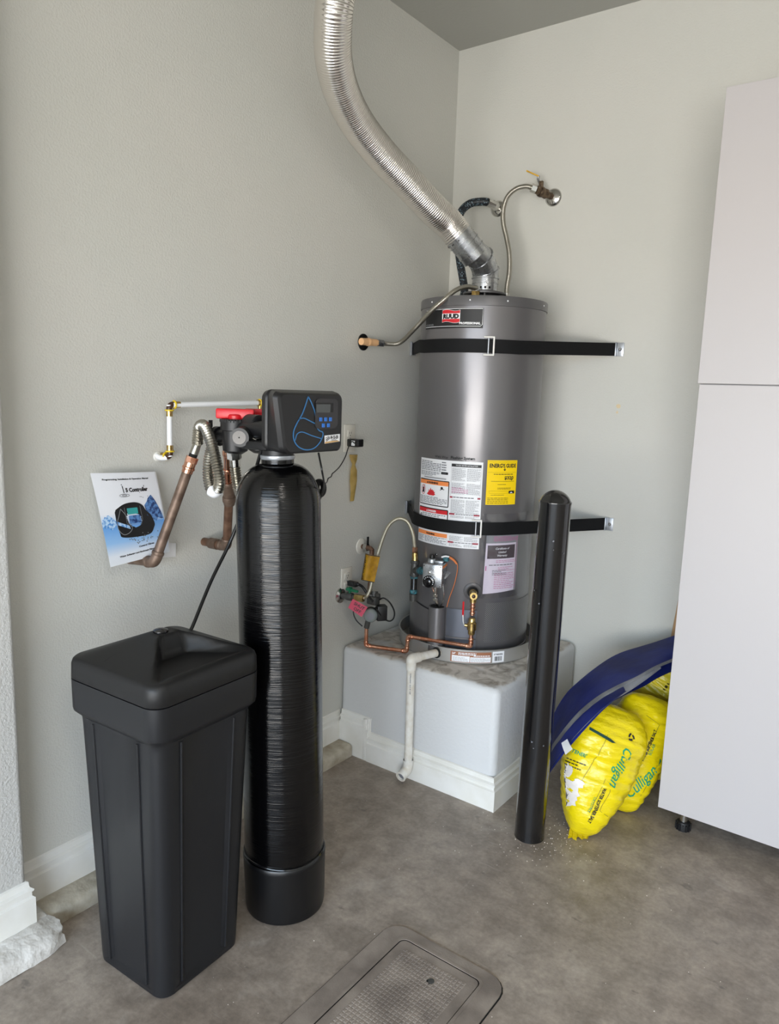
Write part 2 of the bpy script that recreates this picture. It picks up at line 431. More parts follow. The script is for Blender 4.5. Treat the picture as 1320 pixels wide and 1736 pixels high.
def rod(bm, a, b, r, r2=None, seg=16):
    a = Vector(a); b = Vector(b); L = (b - a).length
    lathe(bm, [(r, 0), (r if r2 is None else r2, L)], seg, a, b - a)

def nut(bm, a, b, r): rod(bm, a, b, r, seg=6)

def collar(bm, p, d, r, w):
    """rounded ring round a pipe, centred at p along d"""
    d = Vector(d).normalized(); p = Vector(p) - d * w / 2
    lathe(bm, [(r * 0.9, 0), (r, w * 0.25), (r, w * 0.75), (r * 0.9, w)], 18, p, d)

def prism(bm, outline, z0, z1, mtx=None):
    a = [bm.verts.new((x, y, z0)) for x, y in outline]; b = [bm.verts.new((x, y, z1)) for x, y in outline]
    n = len(a)
    for i in range(n): bm.faces.new((a[i], a[(i + 1) % n], b[(i + 1) % n], b[i]))
    bm.faces.new(a[::-1]); bm.faces.new(b)
    if mtx is not None: bmesh.ops.transform(bm, matrix=mtx, verts=a + b)

def rrect(x0, y0, x1, y1, r, n=5):
    out = []
    for cx, cy, a0 in ((x1 - r, y1 - r, 0), (x0 + r, y1 - r, 90), (x0 + r, y0 + r, 180), (x1 - r, y0 + r, 270)):
        for k in range(n + 1):
            a = math.radians(a0 + 90 * k / n); out.append((cx + r * math.cos(a), cy + r * math.sin(a)))
    return out

def loft(bm, rings, cap=True):
    R = [[bm.verts.new(p) for p in ring] for ring in rings]; n = len(R[0])
    for a, b in zip(R[:-1], R[1:]):
        for k in range(n): bm.faces.new((a[k], a[(k + 1) % n], b[(k + 1) % n], b[k]))
    if cap: bm.faces.new(R[0][::-1]); bm.faces.new(R[-1])
    return R

def grid(bm, fn, nu, nv, uv=True):
    uvl = bm.loops.layers.uv.verify() if uv else None
    V = [[bm.verts.new(fn(i / nu, j / nv)) for j in range(nv + 1)] for i in range(nu + 1)]
    for i in range(nu):
        for j in range(nv):
            f = bm.faces.new((V[i][j], V[i + 1][j], V[i + 1][j + 1], V[i][j + 1]))
            if uv:
                for l, (a, b) in zip(f.loops, ((i, j), (i + 1, j), (i + 1, j + 1), (i, j + 1))): l[uvl].uv = (a / nu, b / nv)
    return V

def sweep(bm, prof, path, z0, side=1):
    """prof: (depth, height); path: floor polyline; depth goes to the right of travel (side=1)"""
    P = [Vector((p[0], p[1], 0)) for p in path]; rings = []
    for i, p in enumerate(P):
        ds = []
        if i > 0: ds.append((P[i] - P[i - 1]).normalized())
        if i < len(P) - 1: ds.append((P[i + 1] - P[i]).normalized())
        ns = [Vector((d.y, -d.x, 0)) * side for d in ds]
        n = sum(ns, Vector()) / len(ns); n = n / n.length_squared
        rings.append([bm.verts.new((p.x + n.x * d, p.y + n.y * d, z0 + h)) for d, h in prof])
    m = len(prof)
    for a, b in zip(rings[:-1], rings[1:]):
        for k in range(m): bm.faces.new((a[k], a[(k + 1) % m], b[(k + 1) % m], b[k]))
    bm.faces.new(rings[0]); bm.faces.new(rings[-1][::-1])

def cut_u(bm, step, axis=0):
    xs = [v.co[axis] for v in bm.verts]
    if not xs: return
    x = min(xs) + step; n = Vector((0, 0, 0)); n[axis] = 1
    while x < max(xs):
        c = Vector((0, 0, 0)); c[axis] = x
        bmesh.ops.bisect_plane(bm, geom=bm.verts[:] + bm.edges[:] + bm.faces[:], plane_co=c, plane_no=n)
        x += step

def flat_poly(bm, pts):
    tris = tessellate_polygon([[Vector((x, y, 0)) for x, y in pts]])
    vs = [bm.verts.new((x, y, 0)) for x, y in pts]
    for t in tris:
        try: bm.faces.new([vs[i] for i in t])
        except ValueError: pass

def flat_rect(bm, x0, y0, x1, y1):
    bm.faces.new([bm.verts.new(p) for p in ((x0, y0, 0), (x1, y0, 0), (x1, y1, 0), (x0, y1, 0))])

def stroke(bm, pts, w):
    P = [Vector((p[0], p[1], 0)) for p in pts]; L = []; R = []
    for i, p in enumerate(P):
        d = (P[min(i + 1, len(P) - 1)] - P[max(i - 1, 0)]).normalized(); n = Vector((-d.y, d.x, 0)) * w / 2
        L.append(bm.verts.new(p + n)); R.append(bm.verts.new(p - n))
    for i in range(len(P) - 1): bm.faces.new((L[i], R[i], R[i + 1], L[i + 1]))

def text_bm(bm, s, h, x=0, y=0, align='LEFT', sx=1.0, shear=0.0, bold=0.0, rot=0.0):
    cu = bpy.data.curves.new('t', 'FONT'); cu.body = s; cu.size = h / 0.72; cu.align_x = align; cu.shear = shear; cu.offset = bold
    cu.resolution_u = 2
    o = bpy.data.objects.new('t', cu); COL.objects.link(o)
    dg = bpy.context.evaluated_depsgraph_get()
    me = bpy.data.meshes.new_from_object(o.evaluated_get(dg))
    me.transform(Matrix.Translation((x, y, 0)) @ Matrix.Rotation(rot, 4, 'Z') @ Matrix.Diagonal((sx, 1, 1, 1)))
    bm.from_mesh(me)
    bpy.data.objects.remove(o); bpy.data.curves.remove(cu); bpy.data.meshes.remove(me)

def greek(bm, x0, y0, x1, y1, n, fill=0.85, hh=0.45):
    """rows of print too small to read: broken dashes"""
    dy = (y1 - y0) / n
    for i in range(n):
        y = y1 - (i + 0.75) * dy; x = x0; end = x0 + (x1 - x0) * (random.uniform(0.6, 1) if random.random() < 0.35 else 1) * min(1, fill + 0.15)
        while x < end:
            w = min(random.uniform(0.3, 1.0) * (x1 - x0) * 0.16 + 0.0015, end - x)
            if w > 0.0008: flat_rect(bm, x, y, x + w, y + dy * hh)
            x += w + (x1 - x0) * 0.025

def decal(name, bm, m, parent, fn, off=0.0, step=None, axis=0, label=None):
    """bm lies in the plane z=0; fn(u, v, off) puts it on its surface"""
    if step: cut_u(bm, step, axis)
    for v in bm.verts: v.co = fn(v.co.x, v.co.y, off)
    stuff = any(k in name for k in ('print', 'writing', 'drops', 'marks', 'slots', 'barcode', 'pictogram', 'mark'))
    return fin(name, bm, m, parent, smooth=180, label=label, stuff=stuff)

def B(): return bmesh.new()

# ------------------------------------------------------------------ the setting
H = 3.13
def slab(name, lo, hi, m, label, bev=0.0):
    bm = B(); box(bm, lo, hi, bev)
    return fin(name, bm, m, structure=True, smooth=0 if not bev else 40, label=label)
slab('floor', (-0.2, -9.5, -0.12), (5.8, 0.2, 0), 'floor', 'stained grey-brown concrete garage floor')
slab('ceiling', (-0.2, -6.2, H), (5.8, 0.2, H + 0.12), 'ceiling', 'flat grey painted ceiling')
slab('wall_left', (-0.15, -6.2, 0), (0, 0.15, H), 'wall', 'textured off-white wall on the left')
slab('wall_back', (0, 0, 0), (5.8, 0.15, H), 'wall', 'textured off-white wall behind the water heater')
slab('wall_right', (5.6, -6.2, 0), (5.75, 0, H), 'wall', 'off-white side wall out of view')
bm = B(); box(bm, (0, -6.2, 0), (0.5, -6.05, H)); box(bm, (5.0, -6.2, 0), (5.6, -6.05, H)); box(bm, (0.5, -6.2, 2.3), (5.0, -6.05, H))
fin('wall_front', bm, 'wall', structure=True, smooth=0, label='wall around the open garage door, out of view')
bm = B(); box(bm, (0.002, -6.04, 0.0), (0.09, -2.2, H - 0.001), 0.014, seg=3)
fin('wall_pillar', bm, 'wall_pillar', structure=True, label='bright textured wall return projecting at the left edge')

BP = [(0, 0), (0.018, 0), (0.018, 0.081), (0.0115, 0.0855), (0.0115, 0.098), (0.0155, 0.101), (0.0155, 0.1065), (0.0075, 0.112), (0.0055, 0.128), (0.0, 0.131)]
def base(name, path, z0, label, m='trim'):
    bm = B(); sweep(bm, BP, path, z0); return fin(name, bm, m, structure=True, smooth=25, label=label)
base('baseboard_left', [(0.0, -2.19), (0.0, -0.744)], 0.052, 'white moulded baseboard above the raised footing of the left wall')
base('baseboard_pillar', [(0.09, -6.0), (0.09, -2.203), (0.0, -2.203)], 0.058, 'white moulded baseboard wrapping the wall return at the left edge')
base('baseboard_back', [(0.776, 0), (5.6, 0)], 0.0, 'white moulded baseboard on the back wall')
# platform under the heater, its baseboard steps up to meet the one on the left wall
bm = B(); box(bm, (0.002, -0.743, 0.001), (0.775, -0.002, 0.479), 0.03, seg=5)
for v in bm.verts:
    if v.co.z > 0.3: v.co.z += 0.004 * noise.noise(v.co * 9)
fin('wall_platform', bm, 'platform', structure=True, label='white plastered platform with bare stained concrete top under the water heater')
bm = B(); sweep(bm, BP, [(0.172, -0.744), (0.776, -0.744), (0.776, -0.004)], 0.0)
fin('baseboard_platform', bm, 'trim', structure=True, smooth=25, label='white moulded baseboard round the foot of the heater platform')
bm = B(); sweep(bm, BP, [(0.018, -0.744), (0.172, -0.744)], 0.062); box(bm, (0.018, -0.760, 0.0), (0.172, -0.744, 0.062))
box(bm, (0.150, -0.7625, 0.0), (0.166, -0.744, 0.188), 0.003); box(bm, (0.164, -0.7575, 0.10), (0.176, -0.744, 0.192), 0.003); box(bm, (0.174, -0.7525, 0.11), (0.182, -0.744, 0.193), 0.002)
fin('trim_1', bm, 'trim', structure=True, smooth=25, label='raised step of the platform baseboard in the corner')

def footing(name, prof, y0, y1, m, label, amp, seed, endcap=True):
    """rounded rough footing along y; prof (x, z)"""
    bm = B(); n = int((y1 - y0) / 0.02); m_ = len(prof); V = []
    for i in range(n + 1):
        y = y0 + (y1 - y0) * i / n; ring = []
        for j, (x, z) in enumerate(prof):
            p = Vector((x, y, z)); q = noise.noise_vector(p * 14 + Vector((seed, 0, 0))) + 0.6 * noise.noise_vector(p * 41 + Vector((seed, 3, 0)))
            k = amp if 0 < j < m_ - 1 else 0
            ring.append(bm.verts.new((p.x + q.x * k, p.y + (q.y * k if i in (0, n) else 0), max(p.z + q.z * k * 0.6, 0.0005))))
        V.append(ring)
    for i in range(n):
        for j in range(m_ - 1): bm.faces.new((V[i][j], V[i][j + 1], V[i + 1][j + 1], V[i + 1][j]))
    for ring in (V[0], V[-1]):
        bm.faces.new(ring)
    return fin(name, bm, m, structure=True, smooth=60, label=label)
def fprof(x0, x1, z, n=14):
    out = [(x0, z)]
    w = x1 - x0
    for k in range(n + 1):
        a = PI / 2 * k / n
        out.append((x0 + w * (0.25 + 0.75 * math.sin(a) ** 0.5), z * max(math.cos(a), 0) ** 0.35 if k < n else 0.0))
    out.append((x0, 0.0)); return out
footing('trim_2', fprof(0.0, 0.096, 0.054), -2.2, -0.765, 'curb', 'stained rounded concrete footing below the left baseboard', 0.003, 2)
bm = B()
P2 = []
for (x, z) in fprof(0.09, 0.192, 0.060, 14): P2.append((x, z))
nn = 190; V = []
for i in range(nn + 1):
    y = -6.0 + (3.86) * (i / nn)
    ring = []
    for j, (x, z) in enumerate(P2):
        yy = y
        p = Vector((x, yy, z)); q = noise.noise_vector(p * 17 + Vector((5, 0, 0))) + 0.7 * noise.noise_vector(p * 60)
        k = 0.005 if 0 < j < len(P2) - 1 else 0
        near = max(0.0, 1 - abs(-2.14 - yy) / 0.05)
        ring.append(bm.verts.new((p.x + q.x * k - near * 0.018 * (1 if x > 0.14 else 0), yy + (q.y * 0.012 if i == nn else 0), max(z + q.z * k - near * 0.008 * (z > 0.03), 0.0005))))
    V.append(ring)
for i in range(nn):
    for j in range(len(P2) - 1): bm.faces.new((V[i][j], V[i][j + 1], V[i + 1][j + 1], V[i + 1][j]))
bm.faces.new(V[0]); bm.faces.new(V[-1])
box(bm, (0.001, -2.3, 0.0005), (0.1, -2.145, 0.058), 0.008)
fin('trim_3', bm, 'curb_white', structure=True, smooth=60, label='rough white painted concrete footing under the wall return at the left edge')

# ------------------------------------------------------------------ box set in the floor
t = thing('utility_box', 'rectangular in-ground utility box with waffle-textured lid set in the floor', 'utility box', (1.045, -1.95, 0.0))
O = rrect(0.852, -2.42, 1.238, -1.482, 0.055); I = rrect(0.911, -2.36, 1.181, -1.520, 0.022)
def ring_prism(bm, A_, B_, z0, z1, bevel=0.0):
    n = len(A_)
    a0 = [bm.verts.new((x, y, z0)) for x, y in A_]; a1 = [bm.verts.new((x, y, z1)) for x, y in A_]
    b0 = [bm.verts.new((x, y, z0)) for x, y in B_]; b1 = [bm.verts.new((x, y, z1)) for x, y in B_]
    for i in range(n):
        j = (i + 1) % n
        for q in ((a0[i], a0[j], a1[j], a1[i]), (a1[i], a1[j], b1[j], b1[i]), (b1[i], b1[j], b0[j], b0[i])): bm.faces.new(q)
bm = B(); prism(bm, rrect(0.848, -2.424, 1.242, -1.478, 0.059), 0.0004, 0.0012); fin('joint', bm, 'dark', t, smooth=0)
bm = B(); ring_prism(bm, O, I, 0.0008, 0.0052); fin('rim', bm, 'lid_composite', t, smooth=30)
bm = B(); ring_prism(bm, rrect(0.906, -2.366, 1.187, -1.515, 0.026), rrect(0.914, -2.357, 1.178, -1.523, 0.02), 0.005, 0.0068); fin('rim_lip', bm, 'lid_composite', t, smooth=30)
bm = B(); prism(bm, rrect(0.917, -2.352, 1.175, -1.526, 0.018), 0.0008, 0.0046); lidp = fin('lid', bm, 'lid_composite', t, smooth=30)
bm = B(); nx, ny = 18, 62
for i in range(nx):
    for j in range(ny):
        x0 = 0.944 + i * 0.0114; y0 = -2.31 + j * 0.0122
        if (x0 - 1.066) ** 2 + (y0 + 1.612) ** 2 < 0.0002: continue
        c = [bm.verts.new(p) for p in ((x0, y0, 0.0046), (x0 + 0.0098, y0, 0.0046), (x0 + 0.0098, y0 + 0.0106, 0.0046), (x0, y0 + 0.0106, 0.0046))]
        e = [bm.verts.new(p) for p in ((x0 + 0.002, y0 + 0.002, 0.0064), (x0 + 0.0078, y0 + 0.002, 0.0064), (x0 + 0.0078, y0 + 0.0086, 0.0064), (x0 + 0.002, y0 + 0.0086, 0.0064))]
        for k in range(4): bm.faces.new((c[k], c[(k + 1) % 4], e[(k + 1) % 4], e[k]))
        bm.faces.new(e)
fin('waffle_texture', bm, 'lid_composite', lidp, smooth=0, stuff=True)
bm = B(); rod(bm, (1.066, -1.612, 0.0046), (1.066, -1.612, 0.0052), 0.009); fin('pull_hole', bm, 'dark', lidp)
bm = B(); lathe(bm, [(0.004, 0.0048), (0.0085, 0.0048), (0.0085, 0.0072), (0.006, 0.0078)], 14, (1.069, -1.608, 0)); fin('pull_ring', bm, 'iron', lidp)

# ------------------------------------------------------------------ brine tank
BC = Vector((0.427, -1.972, 0)); RZ = Matrix.Rotation(math.radians(2.5), 4, 'Z')
t = thing('brine_tank', 'tall square black plastic brine tank with peaked lid, left of the cylinder', 'salt tank', (BC.x, BC.y, 0))
def sqring(half, r, z, notch=0.0, nw=0.34, n=6):
    """rounded square, centre panel of every side set back by notch"""
    out = []
    for q in range(4):
        a = q * PI / 2; c, s = math.cos(a), math.sin(a)
        loc = []
        # side facing +x, going from -y to +y
        for (dx, dy) in ((0, -nw - 0.03), (-notch, -nw), (-notch, 0), (-notch, nw), (0, nw + 0.03)):
            loc.append((half + dx, dy * 2 * half))
        for k in range(n + 1):
            b = PI / 2 * k / n; loc.append((half - r + r * math.cos(b), half - r + r * math.sin(b)))
        out += [(c * x - s * y, s * x + c * y) for x, y in loc]
    return [BC + RZ @ Vector((x, y, z)) for x, y in out]
bm = B()
rings = [sqring(0.128, 0.03, 0.0, 0), sqring(0.1375, 0.036, 0.007, 0), sqring(0.1385, 0.036, 0.02, 0), sqring(0.139, 0.036, 0.035, 0.006, 0.235), sqring(0.150, 0.037, 0.38, 0.006, 0.235),
         sqring(0.1605, 0.038, 0.70, 0.006, 0.235), sqring(0.1615, 0.038, 0.716, 0.005, 0.235), sqring(0.163, 0.038, 0.722, 0), sqring(0.1765, 0.04, 0.737, 0), sqring(0.1785, 0.042, 0.745, 0), sqring(0.1795, 0.042, 0.8225, 0)]
loft(bm, rings); body = fin('tank_body', bm, 'bin', t, smooth=32)
bm = B()
for q in range(4):
    a = q * PI / 2; c, s = math.cos(a), math.sin(a)
    for sg in (-1, 1):
        f = lambda half, z: BC + RZ @ Vector((c * (half + 0.0008) - s * (sg * 0.55 * half), s * (half + 0.0008) + c * (sg * 0.55 * half), z))
        tube(bm, [f(0.1385, 0.03), f(0.150, 0.38), f(0.1608, 0.712)], 0.0032, 8, smooth=False)
fin('edge_rib', bm, 'bin', t)
bm = B()
lr = [sqring(0.1785, 0.042, 0.8245), sqring(0.1795, 0.042, 0.826), sqring(0.1785, 0.042, 0.864), sqring(0.1755, 0.041, 0.874), sqring(0.170, 0.039, 0.8795)]
R = loft(bm, lr, cap=False); bm.faces.new(R[0][::-1])
# top: pyramid height field with a scooped hand hold on the side towards +x
def lidh(u, v):
    d2 = ((abs(u) ** 8 + abs(v) ** 8) ** (1 / 8)); h = 0.8795 + 0.056 * min(1.0, max(0.0, (1 - d2)) / 0.80)
    # scoop: bounded in the +x triangle
    if u > 0.10:
        inner = min((u - 0.10) / 0.09, (u * 0.92 - abs(v) + 0.14) / 0.09, (0.93 - u) / 0.12)
        k = min(1.0, max(0.0, inner)); k = k * k * (3 - 2 * k)
        target = 0.8745 + 0.004 * (1 - u)
        h = h * (1 - k) + min(h, target) * k
    return h
last = R[-1]; n = len(last); inv = RZ.inverted(); prev = last
for s_ in (0.97, 0.94, 0.9, 0.86, 0.82, 0.78, 0.73, 0.68, 0.63, 0.58, 0.53, 0.48, 0.43, 0.38, 0.33, 0.28, 0.24, 0.2, 0.16, 0.12, 0.09, 0.06, 0.03):
    cur = []
    for k in range(n):
        p = inv @ (last[k].co - BC); u, v = p.x / 0.170 * s_, p.y / 0.170 * s_
        cur.append(bm.verts.new(BC + RZ @ Vector((u * 0.170, v * 0.170, lidh(u, v)))))
    for k in range(n): bm.faces.new((prev[k], prev[(k + 1) % n], cur[(k + 1) % n], cur[k]))
    prev = cur
bm.faces.new(prev)
es = [e for e in bm.edges if e.calc_length() > 0.03 and min(v.co.z for v in e.verts) > 0.874]
bmesh.ops.subdivide_edges(bm, edges=es, cuts=5, use_grid_fill=True)
for v in bm.verts:
    if v.co.z > 0.8796:
        p = inv @ (v.co - BC); v.co.z = lidh(p.x / 0.170, p.y / 0.170)
lid = fin('lid', bm, 'bin_lid', t, smooth=180)
bm = B(); pc = BC + RZ @ Vector((-0.012, -0.006, 0.9355)); lathe(bm, [(0.02, -0.004), (0.0195, 0.005), (0.014, 0.0075), (0.003, 0.0085)], 24, pc); fin('vent_cap', bm, 'gloss_black', lid)
bm = B(); tube(bm, [BC + RZ @ Vector((-0.025, -0.03, 0.9345)), BC + RZ @ Vector((-0.05, -0.150, 0.8865))], 0.0016, 6, smooth=False); fin('mould_seam', bm, 'bin_lid', lid)

# ------------------------------------------------------------------ softener
TB = Vector((0.529, -1.617, 0.0)); TDIR = Vector((-0.0257, -0.0193, 1.2)).normalized()
t = thing('water_softener', 'tall glossy black resin cylinder with black electronic head, beside the square brine tank', 'water softener', TB)
bm = B(); r = 0.1205
prof = [(r - 0.004, 0.17), (r, 0.185)] + [(r, z) for z in (0.3, 0.6, 0.9, 1.1, 1.25)]
for k in range(1, 13):
    a = PI / 2 * k / 12
    prof.append((0.034 + (r - 0.034) * math.cos(a) ** 0.9 if k < 12 else 0.044, 1.25 + 0.118 * math.sin(a)))
prof += [(0.046, 1.369), (0.046, 1.382)]
prof = [(rr, z) for rr, z in prof]
lathe(bm, prof, 64, TB, TDIR); fin('pressure_vessel', bm, 'tank', t, smooth=60)
bm = B(); lathe(bm, [(0.112, 0.0), (0.119, 0.004), (0.1215, 0.02), (0.125, 0.165), (0.1262, 0.178), (0.1235, 0.182), (0.12, 0.178)], 64, TB, TDIR); fin('foot', bm, 'boot', t, smooth=40)
bm = B(); tube(bm, [TB + TDIR * (0.186 + 0.002 * math.sin(a * 3)) + Vector((0.1212 * math.cos(a), 0.1212 * math.sin(a), 0)) for a in [2 * PI * k / 40 for k in range(41)]], 0.0035, 8, smooth=False)
fin('resin_bead', bm, 'gloss_black', t)
NK = TB + TDIR * 1.38
bm = B(); lathe(bm, [(0.047, 0.0), (0.0485, 0.002), (0.0485, 0.011), (0.046, 0.013)], 40, NK, TDIR); fin('neck_ring', bm, 'strap_metal', t, label='grey neck ring')
bm = B(); lathe(bm, [(0.044, 0.012), (0.044, 0.05), (0.036, 0.08), (0.036, 0.14)], 32, NK, TDIR); lathe(bm, [(0.022, 0), (0.03, 0.005), (0.03, 0.05), (0.022, 0.055)], 24, (0.43, -1.64, 1.47), (-1, 0.05, 0)); fin('valve_body', bm, 'black_plastic', t)
# head cover: rear outline lofted to a narrower front
def yzring(x, y0, y1, z0, z1, r_, n=6, skew=0.0):
    return [Vector((x + skew * (b - (z0 + z1) / 2), a, b)) for a, b in rrect(y0, z0, y1, z1, r_, n)]
def tilt(ring):
    for p in ring:
        if p.y < -1.6: p.y -= (p.z - 1.405) / 0.165 * 0.030
    return ring
bm = B()
loft(bm, [yzring(0.500, -1.694, -1.425, 1.418, 1.562, 0.02), yzring(0.503, -1.705, -1.414, 1.408, 1.571, 0.024), yzring(0.520, -1.709, -1.411, 1.405, 1.574, 0.024),
          yzring(0.526, -1.706, -1.415, 1.406, 1.573, 0.024), tilt(yzring(0.587, -1.721, -1.472, 1.403, 1.570, 0.022)), tilt(yzring(0.600, -1.716, -1.483, 1.404, 1.566, 0.020)), tilt(yzring(0.6045, -1.709, -1.490, 1.409, 1.561, 0.018))])
# lower edge runs a touch lower at the far end
head = fin('control_head', bm, 'black_plastic', t, smooth=28)
HX = 0.6050
def hd(u, v, off):  # u 0..1 from left (-y) to right, v 0..1 up, on the flat front
    return Vector((HX + off, -1.714 + 0.226 * u, 1.408 + 0.152 * v))
def hdecal(name, bm, m, off=0.0006, **k): return decal(name, bm, m, head, hd, off, **k)
DR = [(0.30, 0.985), (0.20, 0.70), (0.085, 0.50), (0.03, 0.36), (0.04, 0.22), (0.12, 0.10), (0.26, 0.035), (0.42, 0.05), (0.54, 0.15), (0.60, 0.27), (0.595, 0.34), (0.53, 0.37), (0.475, 0.45), (0.455, 0.60), (0.43, 0.72), (0.36, 0.88), (0.30, 0.985)]
def sm2(pts): return [(p.x, p.y) for p in smooth_path([(a, b, 0) for a, b in pts], 5)]
bm = B(); DR = [(u * 0.91 + 0.093, v) for u, v in DR]; stroke(bm, sm2(DR[:-1]) + [DR[-1]], 0.020)
stroke(bm, sm2([(0.207, 0.585), (0.293, 0.60), (0.402, 0.55), (0.513, 0.49)]), 0.018)
stroke(bm, sm2([(0.148, 0.21), (0.184, 0.325), (0.275, 0.355), (0.439, 0.285), (0.625, 0.22)]), 0.018)
hdecal('drop_emblem', bm, 'blue_ink', label='blue outlined water drop emblem')
bm = B(); flat_poly(bm, rrect(0.49, 0.40, 0.915, 0.955, 0.09)); hdecal('keypad_panel', bm, 'gloss_black', 0.0012)
bm = B(); flat_poly(bm, rrect(0.49, 0.70, 0.82, 0.875, 0.01)); hdecal('screen_bezel', bm, 'satin_black', 0.0018)
bm = B(); flat_poly(bm, rrect(0.505, 0.70, 0.765, 0.85, 0.01)); hdecal('screen', bm, 'screen', 0.0024, label='dull grey display screen')
for (u, v) in ((0.59, 0.575), (0.68, 0.575), (0.77, 0.575), (0.64, 0.465), (0.735, 0.465)):
    bm = B(); p = hd(u, v, 0.0012); box(bm, p + Vector((0, -0.0062, -0.0055)), p + Vector((0.002, 0.0062, 0.0055)), 0.0012); fin('button', bm, 'button', head)
bm = B(); flat_poly(bm, [(0.675, 0.125), (0.965, 0.155), (0.965, 0.295), (0.67, 0.275)]); hdecal('date_sticker', bm, 'white', 0.0008)
bm = B(); text_bm(bm, '8-12-25', 0.055, 0.785, 0.215, sx=0.60, bold=0.004)
stroke(bm, [(0.695, 0.19), (0.765, 0.25)], 0.014); stroke(bm, [(0.705, 0.17), (0.775, 0.23)], 0.012); stroke(bm, [(0.69, 0.225), (0.75, 0.262)], 0.01)
greek(bm, 0.80, 0.165, 0.94, 0.208, 2); hdecal('sticker_writing', bm, 'black_ink', 0.0014)
bm = B(); flat_poly(bm, [(0.677, 0.127), (0.96, 0.157), (0.92, 0.178), (0.685, 0.16)]); hdecal('sticker_band', bm, 'gold_ink', 0.0011)

# bypass valve on the back of the head
bm = B()
rod(bm, (0.515, -1.655, 1.462), (0.36, -1.655, 1.456), 0.024, seg=20); rod(bm, (0.515, -1.575, 1.462), (0.36, -1.575, 1.456), 0.024, seg=20)
for (x, y) in ((0.338, -1.652), (0.352, -1.566)):
    lathe(bm, [(0.02, -0.070), (0.036, -0.06), (0.0385, -0.03), (0.0385, -0.002), (0.043, 0.0), (0.0435, 0.028), (0.04, 0.032)], 28, (x, y, 1.452))
rod(bm, (0.400, -1.675, 1.440), (0.420, -1.710, 1.437), 0.028, 0.027, seg=24); rod(bm, (0.34, -1.60, 1.437), (0.255, -1.60, 1.437), 0.026, seg=20)
rod(bm, (0.262, -1.60, 1.437), (0.242, -1.60, 1.437), 0.034, seg=20)
rod(bm, (0.338, -1.652, 1.433), (0.262, -1.656, 1.430), 0.022, seg=20); rod(bm, (0.276, -1.656, 1.430), (0.258, -1.656, 1.430), 0.029, seg=20)
box(bm, (0.40, -1.70, 1.405), (0.515, -1.57, 1.43), 0.008)
lathe(bm, [(0.033, 0), (0.043, 0.004), (0.043, 0.03), (0.035, 0.034)], 24, (0.455, -1.60, 1.462), (1, 0, 0))
rod(bm, (0.25, -1.67, 1.477), (0.25, -1.67, 1.456), 0.006, seg=8)
byp = fin('bypass_valve', bm, 'black_plastic', t, smooth=40)
bm = B(); rod(bm, (0.417, -1.707, 1.437), (0.421, -1.7125, 1.437), 0.019, seg=20); rod(bm, (0.421, -1.7125, 1.437), (0.4212, -1.7135, 1.437), 0.002); fin('port_cap', bm, 'gloss_black', byp)
bm = B()
for (x, y) in ((0.338, -1.652), (0.352, -1.566)):
    for k in range(30):
        a = 2 * PI * k / 30; c = Vector((x + 0.043 * math.cos(a), y + 0.043 * math.sin(a), 1.475)); rod(bm, c, c + Vector((0, 0, 0.008)), 0.0022, seg=5)
fin('knurling', bm, 'black_plastic', byp)
for (x, y, a) in ((0.338, -1.652, 36), (0.36, -1.562, 30)):
    bm = B(); mt = Matrix.Translation((x, y, 1.484)) @ Matrix.Rotation(math.radians(a), 4, 'Z')
    box(bm, (-0.056, -0.011, 0.0), (0.056, 0.011, 0.030), 0.005, mt); lathe(bm, [(0.022, 0), (0.022, 0.012), (0.018, 0.016)], 20, (x, y, 1.482))
    fin('handle', bm, 'red', byp, label='red plastic bypass handle')
bm = B(); tube(bm, [(0.42, -1.668, 1.437), (0.45, -1.648, 1.418)], 0.0022, 8, smooth=False); fin('retaining_pin', bm, 'chrome', byp)
bm = B(); tube(bm, [(0.632, -1.615, 1.405), (0.666, -1.637, 1.358), (0.59, -1.542, 1.3), (0.537, -1.503, 1.249)], 0.0028, 8); fin('sensor_lead', bm, 'cord', t)

# ------------------------------------------------------------------ plumbing on the left wall
def pipe_elbow(bm, p, a, b, r):
    p = Vector(p); a = Vector(a); b = Vector(b); da = (a - p).normalized(); db = (b - p).normalized(); k = r * 2.0
    tube(bm, [p + da * k, p + da * k * 0.45, p + (da + db) * k * 0.12, p + db * k * 0.45, p + db * k], r * 1.14, 18, per=5)
    collar(bm, p + da * k, da, r * 1.24, r * 0.8); collar(bm, p + db * k, db, r * 1.24, r * 0.8)

t = thing('copper_riser', 'dull brown copper pipe leaning out of wall across the paper booklet', 'copper pipe', (0.1, -1.78, 1.02))
e0 = Vector((0.0, -1.785, 1.030)); e1 = Vector((0.125, -1.784, 1.042)); e2 = Vector((0.2, -1.7, 1.359))
bm = B(); rod(bm, e0, e1 + (e0 - e1) * 0.1, 0.0142); rod(bm, e1 + (e2 - e1) * 0.05, e2, 0.0150, seg=20); fin('pipe', bm, 'old_copper', t)
bm = B(); pipe_elbow(bm, e1, e0, e2, 0.0152); fin('elbow', bm, 'old_copper', t)
d = (e2 - e1).normalized()
bm = B(); rod(bm, e2 - d * 0.045, e2 - d * 0.012, 0.0165, 0.0175, seg=20); collar(bm, e2 - d * 0.03, d, 0.0195, 0.009); rod(bm, e2 - d * 0.012, e2 + d * 0.006, 0.0185, seg=8); fin('fitting', bm, 'copper', t, label='bright copper threaded fitting')
bm = B(); rod(bm, e2 + d * 0.006, e2 + d * 0.02, 0.0125, seg=16); fin('gasket', bm, 'dark', t)

